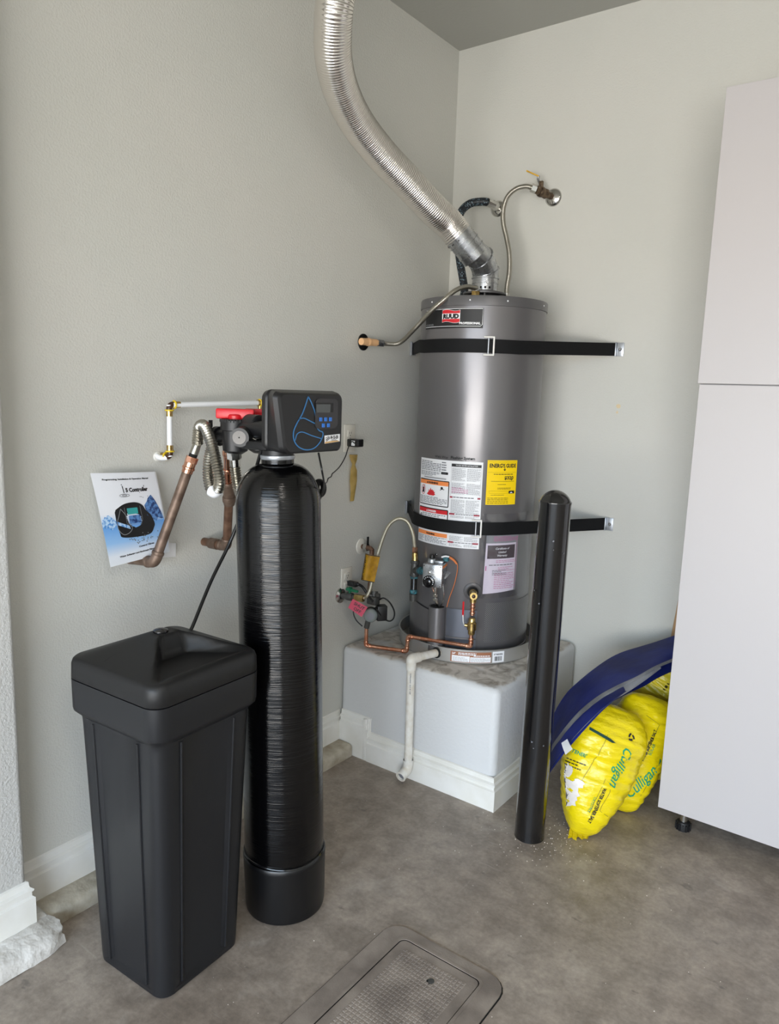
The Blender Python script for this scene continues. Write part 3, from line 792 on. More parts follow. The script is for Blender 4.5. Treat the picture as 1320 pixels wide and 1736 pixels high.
t = thing('flexible_connector', 'ribbed silver water connector looping from leaning copper pipe to bypass valve', 'water hose', e2)
bm = B(); rod(bm, e2 + d * 0.016, e2 + d * 0.055, 0.0135, 0.012, seg=16); fin('ferrule', bm, 'steel', t)
bm = B(); ridged(bm, [e2 + d * 0.05, (0.215, -1.69, 1.418), (0.23, -1.695, 1.456), (0.26, -1.702, 1.461), (0.29, -1.71, 1.435), (0.315, -1.714, 1.391), (0.33, -1.712, 1.341), (0.33, -1.705, 1.301), (0.315, -1.701, 1.275), (0.295, -1.704, 1.273), (0.28, -1.703, 1.301), (0.27, -1.696, 1.343), (0.262, -1.68, 1.386), (0.262, -1.668, 1.425)], 0.0172, 0.0078, 0.09, seg=18, per=10)
fin('ribbed_hose', bm, 'steel', t, smooth=60)
bm = B(); tube(bm, [(0.319, -1.703, 1.279), (0.306, -1.703, 1.27), (0.293, -1.705, 1.274)], 0.0180, 16); fin('wrapped_sticker', bm, 'white', t, label='white and blue sticker wrapped on the hose')

t = thing('copper_drop', 'brown copper pipe dropping behind the black cylinder from bypass valve to wall', 'copper pipe', (0.1, -1.5, 1.0))
b0 = Vector((0.0, -1.492, 1.046)); b1 = Vector((0.12, -1.495, 1.048)); b2 = Vector((0.19, -1.546, 1.229)); b3 = Vector((0.25, -1.604, 1.376))
bm = B(); rod(bm, b0, b1, 0.0142); rod(bm, b1, b2, 0.0142); fin('pipe', bm, 'brown_copper', t)
bm = B(); pipe_elbow(bm, b1, b0, b2, 0.0145); rod(bm, b0 + (b1 - b0) * 0.3, b0 + (b1 - b0) * 0.62, 0.0185); fin('elbow', bm, 'old_copper', t)
bm = B(); d = (b3 - b2).normalized(); rod(bm, b2 - d * 0.03, b2 + d * 0.05, 0.018); collar(bm, b2 - d * 0.01, d, 0.0215, 0.025); collar(bm, b2 + d * 0.05, d, 0.02, 0.02); fin('coupling', bm, 'old_copper', t, label='dark coupling')
bm = B(); rod(bm, b2 + d * 0.05, b3, 0.0135); collar(bm, b2 + d * 0.105, d, 0.0165, 0.012); collar(bm, b3, d, 0.0165, 0.02); fin('stub', bm, 'copper', t, label='bright copper upper length')

t = thing('braided_connector', 'silver connector with chrome nut under the bypass valve, half behind cylinder', 'water hose', (0.33, -1.647, 1.38))
q0 = Vector((0.34, -1.66, 1.404)); q1 = Vector((0.335, -1.651, 1.346))
bm = B(); rod(bm, q0, q0 + (q1 - q0) * 0.3, 0.0135, seg=16); fin('washer', bm, 'black_plastic', t)
bm = B(); nut(bm, q0 + (q1 - q0) * 0.25, q0 + (q1 - q0) * 0.62, 0.0215); rod(bm, q0 + (q1 - q0) * 0.62, q1, 0.0155); fin('nut', bm, 'chrome', t)
bm = B(); ridged(bm, [q1, (0.333, -1.645, 1.317), (0.33, -1.631, 1.274), (0.31, -1.586, 1.227)], 0.0165, 0.0075, 0.12, 18); fin('ribbed_hose', bm, 'steel', t, smooth=60)

t = thing('brine_line', 'thin black plastic tube running from the softener head down into brine tank', 'tube', (0.3, -1.8, 0.93))
bm = B(); tube(bm, [(0.487, -1.677, 1.44), (0.451, -1.667, 1.374), (0.38, -1.641, 1.262), (0.318, -1.652, 1.12), (0.324, -1.733, 1.01), (0.353, -1.82, 0.909), (0.355, -1.836, 0.888)], 0.0052, 10); fin('tube', bm, 'cord', t)

t = thing('drain_tube', 'white plastic drain tube with yellow-collared elbows above the booklet', 'drain pipe', (0.03, -1.65, 1.34))
pA = Vector((0.04, -1.658, 1.514)); pB = Vector((0.04, -1.658, 1.351)); pC = Vector((0.09, -1.317, 1.524))
bm = B(); rod(bm, pA + Vector((0.004, 0.01, 0.0)), pC, 0.0085, seg=16); fin('horizontal_run', bm, 'pex', t)
bm = B(); rod(bm, pA, pB, 0.0085, seg=16); fin('vertical_run', bm, 'pex', t)
for p, a, b in ((pA, pB, pC), (pB, pA, pB + Vector((-0.04, -0.004, 0)))):
    bm = B(); tube(bm, [p + (a - p).normalized() * 0.022, p + (a - p).normalized() * 0.008, p + (b - p).normalized() * 0.008, p + (b - p).normalized() * 0.022], 0.0095, 14, per=5); e = fin('elbow', bm, 'dark_fitting', t)
    for c in (a, b):
        dd = (c - p).normalized(); bm = B(); collar(bm, p + dd * 0.017, dd, 0.0145, 0.005); fin('collar', bm, 'yellow_plastic', e)
        bm = B(); rod(bm, p + dd * 0.019, p + dd * 0.036, 0.0105); fin('sleeve', bm, 'brass', e)
dd = (pC - pA).normalized()
bm = B(); rod(bm, pC - dd * 0.012, pC + dd * 0.012, 0.0115); rod(bm, pC, pC + Vector((0.0, 0, -0.03)), 0.008); fin('end_fitting', bm, 'brass', t)
bm = B(); collar(bm, pC - dd * 0.003, dd, 0.0145, 0.005); fin('end_collar', bm, 'yellow_plastic', t)
bm = B(); tube(bm, [(0.03, -1.66, 1.347), (0.012, -1.673, 1.346), (0, -1.682, 1.353)], 0.009, 12); fin('wall_stub', bm, 'pex', t)
lathe_bm = B(); lathe(lathe_bm, [(0.0155, 0), (0.0145, 0.004), (0.010, 0.006)], 18, (0, -1.676, 1.349), (1, 0, 0)); fin('wall_plug', lathe_bm, 'trim', t)

# booklet pinned behind the leaning pipe
t = thing('paper_booklet', 'printed white booklet with a black controller pictured, tucked behind leaning copper pipe', 'booklet', (0.05, -1.78, 1.03))
tl, tr_, bl, br = Vector((0.035, -1.933, 1.316)), Vector((0.03, -1.709, 1.305)), Vector((0.085, -1.908, 1.041)), Vector((0.075, -1.692, 1.052))
def bk(u, v, off):
    a = tl.lerp(tr_, u); b = bl.lerp(br, u); p = b.lerp(a, v)
    return p + Vector((0.014 * math.sin(PI * v) * (0.3 + 0.7 * u) + 0.008 * math.sin(PI * u) * v + off, 0.012 * u * math.sin(PI * (1 - v)) * -0.6, 0))
for k, (du, dv) in enumerate(((0.035, -0.004), (0.018, 0.0), (0, 0))):
    bm = B(); grid(bm, lambda u, v: bk(u + du, v + dv, -0.0022 * (2 - k)), 14, 18)
    pg = fin('cover' if k == 2 else 'page', bm, 'cover_print' if k == 2 else 'white', t, smooth=180)
bm = B(); grid(bm, lambda u, v: Vector((0.03, -1.723, 1.08)).lerp(Vector((0.022, -1.626, 1.063)), u).lerp(Vector((0.04, -1.722, 1.032)).lerp(Vector((0.025, -1.629, 1.018)), u), v), 3, 3); fin('loose_page', bm, 'white', t, smooth=180)
cover = pg
def bdec(name, bm, m, off=0.001, **k): return decal(name, bm, m, cover, bk, off, **k)
bm = B(); text_bm(bm, 'Programming, Installation & Operation Manual', 0.017, 0.135, 0.922, sx=1.62, bold=0.001); bdec('title_writing', bm, 'black_ink')
bm = B(); text_bm(bm, '5 Controller', 0.045, 0.445, 0.785, sx=1.12, bold=0.003); stroke(bm, [(0.405, 0.855), (0.415, 0.775)], 0.012); stroke(bm, [(0.393, 0.87), (0.403, 0.866)], 0.012)
for rr in (0.025, 0.055): stroke(bm, [(0.415 + rr * 1.4 * math.cos(a), 0.748 + rr * 0.28 * math.sin(a)) for a in [2 * PI * k / 20 for k in range(21)]], 0.004)
bdec('logo_writing', bm, 'black_ink')
bm = B(); text_bm(bm, 'Control Valves', 0.019, 0.50, 0.145, sx=1.6, bold=0.001, rot=0.03); text_bm(bm, 'Water Softening and Backwash Filtration', 0.019, 0.17, 0.075, sx=1.45, bold=0.001, rot=0.02); bdec('foot_writing', bm, 'black_ink', step=0.08)
def blob(cx, cy, rx, ry, n=26, j=0.25):
    return [(cx + rx * (1 + random.uniform(-j, j)) * math.cos(2 * PI * k / n), cy + ry * (1 + random.uniform(-j, j)) * math.sin(2 * PI * k / n)) for k in range(n)]
bm = B(); flat_poly(bm, blob(0.105, 0.47, 0.095, 0.075)); bdec('splash', bm, 'sky_print', 0.0008)
bm = B(); flat_poly(bm, [(0.70, 0.62), (0.75, 0.66), (0.78, 0.70), (0.84, 0.735), (0.87, 0.70), (0.90, 0.66), (0.93, 0.6), (0.97, 0.52), (0.99, 0.44), (0.95, 0.44), (0.90, 0.46), (0.86, 0.42), (0.80, 0.45), (0.72, 0.50)]); bdec('splash', bm, 'navy_print', 0.0008)
bm = B(); flat_poly(bm, sm2([(0.235, 0.60), (0.38, 0.655), (0.55, 0.665), (0.66, 0.63), (0.71, 0.56), (0.78, 0.50), (0.82, 0.40), (0.80, 0.35), (0.72, 0.28), (0.50, 0.27), (0.27, 0.29), (0.235, 0.34), (0.215, 0.45), (0.215, 0.57)])); bdec('pictured_head', bm, 'black_ink', 0.0012)
bm = B(); flat_poly(bm, rrect(0.405, 0.535, 0.575, 0.605, 0.008)); bdec('pictured_screen', bm, 'teal_print', 0.0018)
bm = B(); flat_poly(bm, rrect(0.415, 0.43, 0.60, 0.52, 0.01)); bdec('pictured_keys', bm, 'navy_print', 0.0018)
bm = B(); flat_poly(bm, [(0.225, 0.47), (0.40, 0.41), (0.41, 0.37), (0.23, 0.43)]); bdec('pictured_wave', bm, 'sky_print', 0.0018)
bm = B(); stroke(bm, sm2([(0.31, 0.605), (0.26, 0.52), (0.225, 0.46), (0.225, 0.38), (0.29, 0.32), (0.38, 0.33), (0.44, 0.38), (0.40, 0.44), (0.37, 0.53), (0.31, 0.605)]), 0.006)
stroke(bm, [(0.37, 0.615), (0.37, 0.43), (0.60, 0.41), (0.63, 0.47), (0.62, 0.62)], 0.004); bdec('pictured_outline', bm, 'grey_print', 0.0016)
bm = B()
for k in range(34):
    x = random.gauss(0.62, 0.14); y = random.gauss(0.24, 0.035)
    if 0.36 < x < 0.93: flat_poly(bm, blob(x, y, 0.009, 0.007, 7))
for k in range(9): flat_poly(bm, blob(random.uniform(0.64, 0.8), random.uniform(0.68, 0.86), 0.006, 0.005, 6))
bdec('splash_drops', bm, 'grey_ink')

# ------------------------------------------------------------------ bollard
t = thing('bollard', 'glossy black steel bollard with domed top standing before the heater platform', 'bollard', (0.967, -0.808, 0))
ax = Vector((0.010, 0.004, 1.25)); bm = B(); r = 0.0535
prof = [(r + 0.001, 0), (r, 0.01), (r, 1.222), (r + 0.0012, 1.226), (r + 0.0012, 1.231), (r - 0.002, 1.234)]
for k in range(1, 9): a = PI / 2 * k / 8; prof.append(((r - 0.003) * math.cos(a), 1.234 + 0.036 * math.sin(a) ** 1.4))
lathe(bm, prof, 48, (0.967, -0.808, 0), ax); bol = fin('post', bm, 'bollard', t, smooth=35)
bm = B()
for k in range(22):
    a = random.uniform(-2.4, 0.4); z = random.uniform(0.1, 1.15) if k > 6 else random.uniform(0.7, 0.95); s_ = random.uniform(0.0012, 0.0035)
    if k <= 6: a = random.uniform(-2.35, -2.1)
    c = Vector((0.967 + 0.01 * z / 1.25 + 0.0538 * math.cos(a), -0.808 + 0.0538 * math.sin(a), z)); tt = Vector((-math.sin(a), math.cos(a), 0))
    bm.faces.new([bm.verts.new(c + tt * s_ * x + Vector((0, 0, s_ * y))) for x, y in ((-1, -0.6), (0.3, -1), (1, 0.4), (-0.2, 1))])
fin('paint_chips', bm, 'grey_ink', t, smooth=0, stuff=True)

# ------------------------------------------------------------------ cabinet
t = thing('cabinet', 'tall pale grey laminate cabinet on short legs at right edge', 'cabinet', (1.75, -0.24, 0))
x0 = 1.312; x1 = 2.21
bm = B(); box(bm, (x0 + 0.004, -0.452, 0.098), (x1 - 0.004, -0.012, 2.565)); fin('carcass', bm, 'cabinet', t, smooth=0)
bm = B(); box(bm, (x0, -0.472, 1.6405), (x1, -0.454, 2.569), 0.0008); fin('upper_door', bm, 'cabinet', t, smooth=0)
bm = B(); box(bm, (x0 + 0.006, -0.472, 0.093), (x1, -0.454, 1.6365), 0.0008); fin('lower_door', bm, 'cabinet', t, smooth=0)
for (x, y) in ((1.396, -0.398), (2.13, -0.398), (1.396, -0.06), (2.13, -0.06)):
    bm = B(); rod(bm, (x, y, 0.014), (x, y, 0.098), 0.0145, seg=20); lg = fin('leg', bm, 'chrome', t)
    bm = B(); lathe(bm, [(0.024, 0.0), (0.0245, 0.02), (0.022, 0.032), (0.018, 0.034)], 14, (x, y, 0)); fin('foot', bm, 'satin_black', lg)
    if y < -0.2 and x < 2:
        bm = B()
        for k in range(14):
            a = 2 * PI * k / 14; box(bm, (-0.0035, -0.0025, 0.002), (0.0035, 0.0025, 0.026), 0, Matrix.Translation((x + 0.025 * math.cos(a), y + 0.025 * math.sin(a), 0)) @ Matrix.Rotation(a, 4, 'Z'))
        fin('foot_grip', bm, 'satin_black', lg, smooth=0)

# ------------------------------------------------------------------ water heater
HC = Vector((0.385, -0.324, 0)); HR = 0.26
def hp(u, v, off=0.0, rad=HR):
    a = u / HR - PI / 2
    return Vector((HC.x + (rad + off) * math.cos(a), HC.y + (rad + off) * math.sin(a), v))
def U(azd): return math.radians(azd + 90) * HR
t = thing('drain_pan', 'round grey drain pan with brown and white sticker under the heater', 'drain pan', (HC.x, HC.y, 0.479))
bm = B(); lathe(bm, [(0.0, 0.481), (0.298, 0.481), (0.302, 0.484), (0.3035, 0.538), (0.308, 0.540), (0.308, 0.543), (0.3005, 0.5435), (0.299, 0.487), (0.0, 0.485)], 72, (HC.x, HC.y, 0), close=False)
pan = fin('pan', bm, mat('pan_grey', (178, 176, 172), 0.32, metal=0.4), t, smooth=35)
pf = lambda u, v, off: Vector((HC.x + (0.3035 + off) * math.cos(u / 0.3035 - PI / 2), HC.y + (0.3035 + off) * math.sin(u / 0.3035 - PI / 2), v))
def PU(a): return math.radians(a + 90) * 0.3035
ps, pe = PU(-72), PU(-29)
bm = B(); flat_poly(bm, rrect(ps, 0.489, PU(-40), 0.534, 0.002)); decal('pan_sticker', bm, 'brown_ink', pan, pf, 0.0008, 0.012, label='brown headed white sticker')
bm = B(); flat_rect(bm, ps + 0.006, 0.491, PU(-57), 0.5165); flat_rect(bm, PU(-57) + 0.002, 0.491, PU(-40) - 0.002, 0.513); decal('sticker_field', bm, 'white', pan, pf, 0.0012, 0.012)
bm = B(); text_bm(bm, '24"', 0.008, ps + 0.006, 0.521, bold=0.0004); greek(bm, ps + 0.032, 0.5195, PU(-52), 0.531, 2, hh=0.6); greek(bm, PU(-54), 0.515, PU(-41), 0.522, 1, hh=0.6); decal('sticker_writing', bm, 'white', pan, pf, 0.0016, 0.012)
bm = B(); greek(bm, ps + 0.01, 0.493, PU(-58), 0.512, 4, hh=0.3); greek(bm, PU(-56), 0.493, PU(-41), 0.510, 4, hh=0.3); decal('sticker_print', bm, 'grey_print', pan, pf, 0.0016, 0.012)
bm = B(); flat_rect(bm, PU(-39), 0.489, PU(-29), 0.536); decal('barcode_label', bm, 'white', pan, pf, 0.001, 0.012)
bm = B(); x = PU(-37.5)
while x < PU(-31): w = random.choice((0.0006, 0.0012, 0.002)); flat_rect(bm, x, 0.496, x + w, 0.515); x += w + random.choice((0.0007, 0.0014))
text_bm(bm, '10" 8H54526', 0.0065, PU(-38.2), 0.521, sx=0.85, bold=0.0003); decal('barcode', bm, 'black_ink', pan, pf, 0.0014, 0.012)

t = thing('water_heater', 'tall grey cylindrical gas water heater on the white platform', 'water heater', (HC.x, HC.y, 0.485))
bm = B(); lathe(bm, [(HR - 0.02, 0.4855), (HR - 0.004, 0.487), (HR, 0.50), (HR, 1.925), (HR - 0.003, 1.926)], 96, (HC.x, HC.y, 0)); jacket = fin('jacket', bm, 'heater', t, smooth=40)
bm = B(); lathe(bm, [(HR + 0.0005, 1.918), (HR + 0.0035, 1.919), (HR + 0.0035, 1.950), (HR + 0.0015, 1.956), (HR - 0.01, 1.958), (0.0, 1.960)], 96, (HC.x, HC.y, 0)); cap = fin('top_cap', bm, 'heater_cap', t, smooth=50)
for a in (-112, -72, -40, 5):
    bm = B(); p = hp(U(a), 1.938, 0.003); n = p - Vector((HC.x, HC.y, 1.938)); lathe(bm, [(0.0035, 0), (0.003, 0.002)], 8, p, n); fin('screw', bm, 'white', cap)
bm = B(); lathe(bm, [(HR - 0.001, 0.492), (HR + 0.002, 0.493), (HR + 0.002, 0.520), (HR - 0.001, 0.522)], 96, (HC.x, HC.y, 0)); fin('base_ring', bm, 'heater_cap', t, smooth=50)
bm = B(); lathe(bm, [(0.088, 1.988), (0.09, 1.990), (0.09, 1.996), (0.055, 2.003), (0.050, 2.010)], 40, (HC.x, HC.y, 0)); 
for a in (30, 120, 210, 300):
    c = Vector((HC.x + 0.08 * math.cos(math.radians(a)), HC.y + 0.08 * math.sin(math.radians(a)), 0)); rod(bm, c + Vector((0, 0, 1.958)), c + Vector((0, 0, 1.992)), 0.004)
fin('draft_hood', bm, 'heater_cap', t)
bm = B(); rod(bm, (HC.x, HC.y, 1.96), (HC.x, HC.y, 1.986), 0.07, seg=32); fin('flue_opening', bm, 'dark', t)
nip = {'hot': (0.218, -0.22, 2.002), 'cold': (0.443, -0.24, 1.99), 'relief': (0.398, -0.42, 1.985)}
for k, (x, y, z) in nip.items():
    bm = B(); rod(bm, (x, y, 1.955), (x, y, 1.975), 0.0105); nut(bm, (x, y, 1.970), (x, y, 1.992), 0.018); fin('nipple', bm, 'brass' if k == 'relief' else 'chrome', t)

def hdec(name, bm, m, parent=None, off=0.001, **k):
    return decal(name, bm, m, parent or jacket, hp, off, step=0.02, **k)
# badge
a0, a1 = U(-122.5), U(-60); bz0, bz1 = 1.832, 1.908
bm = B(); flat_rect(bm, a0, bz0, a1, bz1); badge = hdec('badge', bm, 'black_ink', t, 0.0012, label='black badge with red and white emblem')
bm = B(); stroke(bm, [(a0 + 0.002, bz0 + 0.008), (a1 - 0.04, bz0 + 0.0075), (a1 - 0.01, bz0 + 0.0075), (a1 - 0.003, bz0 + 0.014), (a1 - 0.003, bz1 - 0.002), (a0 + 0.002, bz1 - 0.002)], 0.0018); hdec('badge_border', bm, 'white', badge, 0.0018)
def wave_pts(x0, x1, yt, yb, amp, n=12):
    top = [(x0 + (x1 - x0) * k / n, yt + amp * math.sin(2 * PI * k / n)) for k in range(n + 1)]
    bot = [(x0 + (x1 - x0) * k / n, yb + amp * math.sin(2 * PI * k / n)) for k in range(n + 1)]
    return top + bot[::-1]
w0, w1 = U(-98), U(-80.5)
bm = B(); flat_poly(bm, wave_pts(w0 - .001, w1 + .001, 1.9015, 1.8545, 0.003)); hdec('emblem_outline', bm, 'white', badge, 0.0016)
bm = B(); flat_poly(bm, wave_pts(w0, w1, 1.9005, 1.8555, 0.003)); hdec('emblem_flag', bm, 'red_ink', badge, 0.0020)
bm = B(); flat_rect(bm, w0 - .001, 1.8675, w1 + .001, 1.8885); hdec('emblem_band', bm, 'white', badge, 0.0024)
bm = B(); text_bm(bm, 'RUUD', 0.0165, (w0 + w1) / 2, 1.8697, 'CENTER', sx=1.12, bold=0.0016); hdec('emblem_writing', bm, 'black_ink', badge, 0.0030)
bm = B(); text_bm(bm, 'PROFESSIONAL', 0.0085, a1 - 0.010, 1.8465, 'RIGHT', sx=1.05, bold=0.0005); hdec('badge_writing', bm, 'white', badge, 0.0020)
bm = B(); text_bm(bm, 'ACHIEVER', 0.0075, a0 + 0.005, 1.844, 'LEFT', sx=1.2); hdec('badge_writing', bm, 'grey_print', badge, 0.0020)

# big white instruction label
L0, L1, LM = U(-120.5), U(-53.5), U(-82)
z0, z1 = 0.957, 1.311
bm = B(); flat_rect(bm, L0, z0, L1, z1); lab = hdec('instruction_label', bm, 'white', t, 0.0012, label='large white warning and instruction label')
bm = B(); text_bm(bm, 'With Way', 0.010, U(-100), 1.318, sx=1.1); text_bm(bm, 'Flushing System', 0.012, U(-83), 1.318, sx=0.95, bold=0.0006); hdec('stencilled_writing', bm, 'black_ink', t, 0.0012)
# left column
bl0, bl1 = L0 + 0.004, LM - 0.004
bm = B(); flat_poly(bm, rrect(bl0, 1.118, bl1, 1.226, 0.005)); flat_poly(bm, rrect(bl0, 1.030, bl1, 1.108, 0.005)); flat_rect(bm, LM + 0.002, 1.288, L1 - 0.006, 1.300)
flat_poly(bm, rrect(LM - 0.045, 1.252, LM - 0.012, 1.262, 0.003)); hdec('label_frame', bm, 'black_ink', lab, 0.0018)
bm = B(); flat_poly(bm, rrect(bl0 + 0.003, 1.122, bl1 - 0.004, 1.222, 0.002)); flat_rect(bm, bl0 + 0.003, 1.034, bl1 - 0.004, 1.088); hdec('label_field', bm, 'white', lab, 0.0022)
bm = B(); flat_rect(bm, bl0 + 0.003, 1.205, bl1 - 0.004, 1.222); hdec('orange_band', bm, 'orange_ink', lab, 0.0026)
bm = B(); flat_rect(bm, bl0, 0.992, bl1, 1.008); hdec('orange_band', bm, 'orange_ink', lab, 0.0026)
bm = B(); flat_rect(bm, bl0 + 0.003, 1.088, bl1 - 0.004, 1.104); hdec('red_band', bm, 'red_ink', lab, 0.0026)
bm = B(); text_bm(bm, 'WARNING', 0.008, (bl0 + bl1) / 2 + 0.004, 1.2095, 'CENTER', bold=0.0006); text_bm(bm, 'WARNING', 0.007, (bl0 + bl1) / 2, 0.9965, 'CENTER', bold=0.0006)
flat_poly(bm, [((bl0 + bl1) / 2 - 0.034, 1.2095), ((bl0 + bl1) / 2 - 0.024, 1.2095), ((bl0 + bl1) / 2 - 0.029, 1.218)]); hdec('band_writing', bm, 'black_ink', lab, 0.0032)
bm = B(); text_bm(bm, 'DANGER', 0.008, (bl0 + bl1) / 2 + 0.004, 1.092, 'CENTER', bold=0.0005); flat_poly(bm, [((bl0 + bl1) / 2 - 0.03, 1.092), ((bl0 + bl1) / 2 - 0.021, 1.092), ((bl0 + bl1) / 2 - 0.0255, 1.1)]); hdec('band_writing', bm, 'white', lab, 0.0032)
# gas can symbol and flames
cx = bl0 + 0.026; cz = 1.182
bm = B(); flat_rect(bm, cx - 0.006, cz - 0.014, cx + 0.008, cz + 0.008); stroke(bm, [(cx - 0.004, cz + 0.010), (cx + 0.004, cz + 0.014), (cx + 0.012, cz + 0.017)], 0.002)
flat_poly(bm, [(bl1 - 0.034 + 0.006 * math.cos(2 * PI * k / 10), 1.195 + 0.006 * math.sin(2 * PI * k / 10)) for k in range(10)]); stroke(bm, [(bl1 - 0.042, 1.186), (bl1 - 0.034, 1.192), (bl1 - 0.022, 1.19)], 0.003)
hdec('pictogram', bm, 'black_ink', lab, 0.0028)
bm = B(); stroke(bm, [(cx + 0.014 * math.cos(2 * PI * k / 24), cz - 0.002 + 0.019 * math.sin(2 * PI * k / 24)) for k in range(25)], 0.0022); stroke(bm, [(cx - 0.009, cz - 0.015), (cx + 0.009, cz + 0.011)], 0.0022)
fx = cx + 0.026; flat_poly(bm, [(fx, 1.164), (fx + 0.010, 1.174), (fx + 0.012, 1.186), (fx + 0.017, 1.178), (fx + 0.022, 1.192), (fx + 0.027, 1.182), (fx + 0.032, 1.186), (fx + 0.036, 1.180), (fx + 0.042, 1.183), (fx + 0.040, 1.176), (fx + 0.048, 1.176), (fx + 0.044, 1.170), (fx + 0.05, 1.166), (fx + 0.04, 1.160), (fx + 0.012, 1.160)])
hdec('flame_pictogram', bm, 'red_ink', lab, 0.0028)
bm = B(); greek(bm, L0 + 0.010, 1.262, LM - 0.045, 1.303, 6); greek(bm, L0 + 0.010, 1.240, LM - 0.05, 1.260, 4); greek(bm, LM - 0.042, 1.266, LM - 0.014, 1.306, 4, 0.6)
greek(bm, bl0 + 0.006, 1.126, bl1 - 0.008, 1.156, 6); greek(bm, bl0 + 0.028, 1.036, bl1 - 0.008, 1.086, 7); greek(bm, bl0 + 0.004, 0.964, bl0 + 0.045, 0.990, 5); greek(bm, bl0 + 0.05, 0.964, bl1 - 0.004, 0.990, 5)
x = L0 + 0.035
while x < LM - 0.02: flat_rect(bm, x, 1.231, x + 0.0012, 1.237); x += 0.0022
flat_rect(bm, bl0 + 0.006, 1.05, bl0 + 0.012, 1.075); flat_rect(bm, bl0 + 0.015, 1.045, bl0 + 0.024, 1.08); flat_rect(bm, LM - 0.04, 1.256, LM - 0.02, 1.2575)
for (ya, yb, n) in ((1.232, 1.284, 11), (1.178, 1.224, 9), (1.098, 1.156, 10), (1.080, 1.090, 2), (0.962, 0.974, 2), (0.985, 1.006, 4)):
    greek(bm, LM + 0.006, ya, (LM + L1) / 2 - 0.002, yb, int(n * 1.5), hh=0.32); greek(bm, (LM + L1) / 2 + 0.003, ya, L1 - 0.008, yb, int(n * 1.5), hh=0.32)
stroke(bm, [(LM + 0.003, 1.288), (LM + 0.003, 1.170)], 0.0006); stroke(bm, [(L1 - 0.006, 1.288), (L1 - 0.006, 1.170)], 0.0006); stroke(bm, [(bl0, 0.992), (bl0, 0.961), (bl1, 0.961), (bl1, 0.992)], 0.0006)
greek(bm, LM + 0.014, 1.1615, L1 - 0.022, 1.1675, 1, hh=0.6); greek(bm, LM + 0.028, 1.0925, L1 - 0.03, 1.0975, 1, hh=0.6); greek(bm, LM + 0.02, 0.976, L1 - 0.024, 0.981, 1, hh=0.6)
hdec('label_print', bm, 'grey_ink', lab, 0.0028)
bm = B(); greek(bm, LM + 0.006, 1.182, (LM + L1) / 2 + 0.01, 1.206, 4, hh=0.3); hdec('label_print', bm, 'pink_ink', lab, 0.0029)
bm = B()
for z in (1.161, 1.092, 0.9755):
    w = 0.012 if z > 1.1 else 0.024
    flat_rect(bm, LM + 0.0005, z, LM + w, z + 0.0065); flat_rect(bm, L1 - 0.004 - w, z, L1 - 0.004, z + 0.0065)
hdec('section_marks', bm, 'maroon_ink', lab, 0.0028)
bm = B(); text_bm(bm, 'WATER HEATER INSTALLATION', 0.0055, (LM + L1) / 2, 1.2915, 'CENTER', sx=0.8); hdec('label_heading', bm, 'white', lab, 0.0028)

# yellow energy label
e0, e1 = U(-49.8), U(-20.5)
bm = B(); flat_rect(bm, e0, 1.141, e1, 1.321); en = hdec('energy_label', bm, 'yellow_label', t, 0.0012, label='yellow energy label')
ec = (e0 + e1) / 2
bm = B(); text_bm(bm, 'ENERGY', 0.0155, ec - 0.058, 1.292, 'LEFT', sx=0.82, bold=0.0008); text_bm(bm, 'GUIDE', 0.0155, ec + 0.0125, 1.292, 'LEFT', sx=0.74, bold=0.0008)
stroke(bm, [(ec + 0.0075, 1.30), (ec + 0.0075, 1.283)], 0.0022); flat_poly(bm, [(ec + 0.001, 1.285), (ec + 0.014, 1.285), (ec + 0.0075, 1.278)])
text_bm(bm, '$320', 0.0135, ec + 0.050, 1.244, 'RIGHT', sx=1.1, bold=0.0006); flat_poly(bm, [(ec + 0.037, 1.246), (ec + 0.046, 1.246), (ec + 0.0415, 1.238)]); flat_rect(bm, e0 + 0.018, 1.2355, e1 - 0.012, 1.2368)
flat_rect(bm, ec + 0.031, 1.186, e1 - 0.008, 1.198)
greek(bm, e0 + 0.028, 1.262, e1 - 0.02, 1.268, 1); greek(bm, e0 + 0.006, 1.145, ec + 0.03, 1.172, 4, hh=0.28); greek(bm, ec - 0.02, 1.203, ec + 0.04, 1.212, 2, hh=0.35); greek(bm, ec - 0.02, 1.222, ec + 0.02, 1.226, 1, hh=0.4); greek(bm, e0 + 0.02, 1.179, ec + 0.01, 1.183, 1, hh=0.4)
stroke(bm, [(e0 + 0.012, 1.197), (ec + 0.028, 1.197), (ec + 0.028, 1.188), (e0 + 0.012, 1.188), (e0 + 0.012, 1.197)], 0.0005); flat_rect(bm, e0 + 0.004, 1.314, e1 - 0.004, 1.3147); flat_rect(bm, e0 + 0.004, 1.272, e1 - 0.004, 1.2725)
hdec('energy_writing', bm, 'black_ink', en, 0.0018)
bm = B(); flat_poly(bm, [(ec + 0.035, 1.188), (ec + 0.043, 1.194), (ec + 0.047, 1.191), (ec + 0.051, 1.188)]); hdec('house_mark', bm, 'white', en, 0.0024)

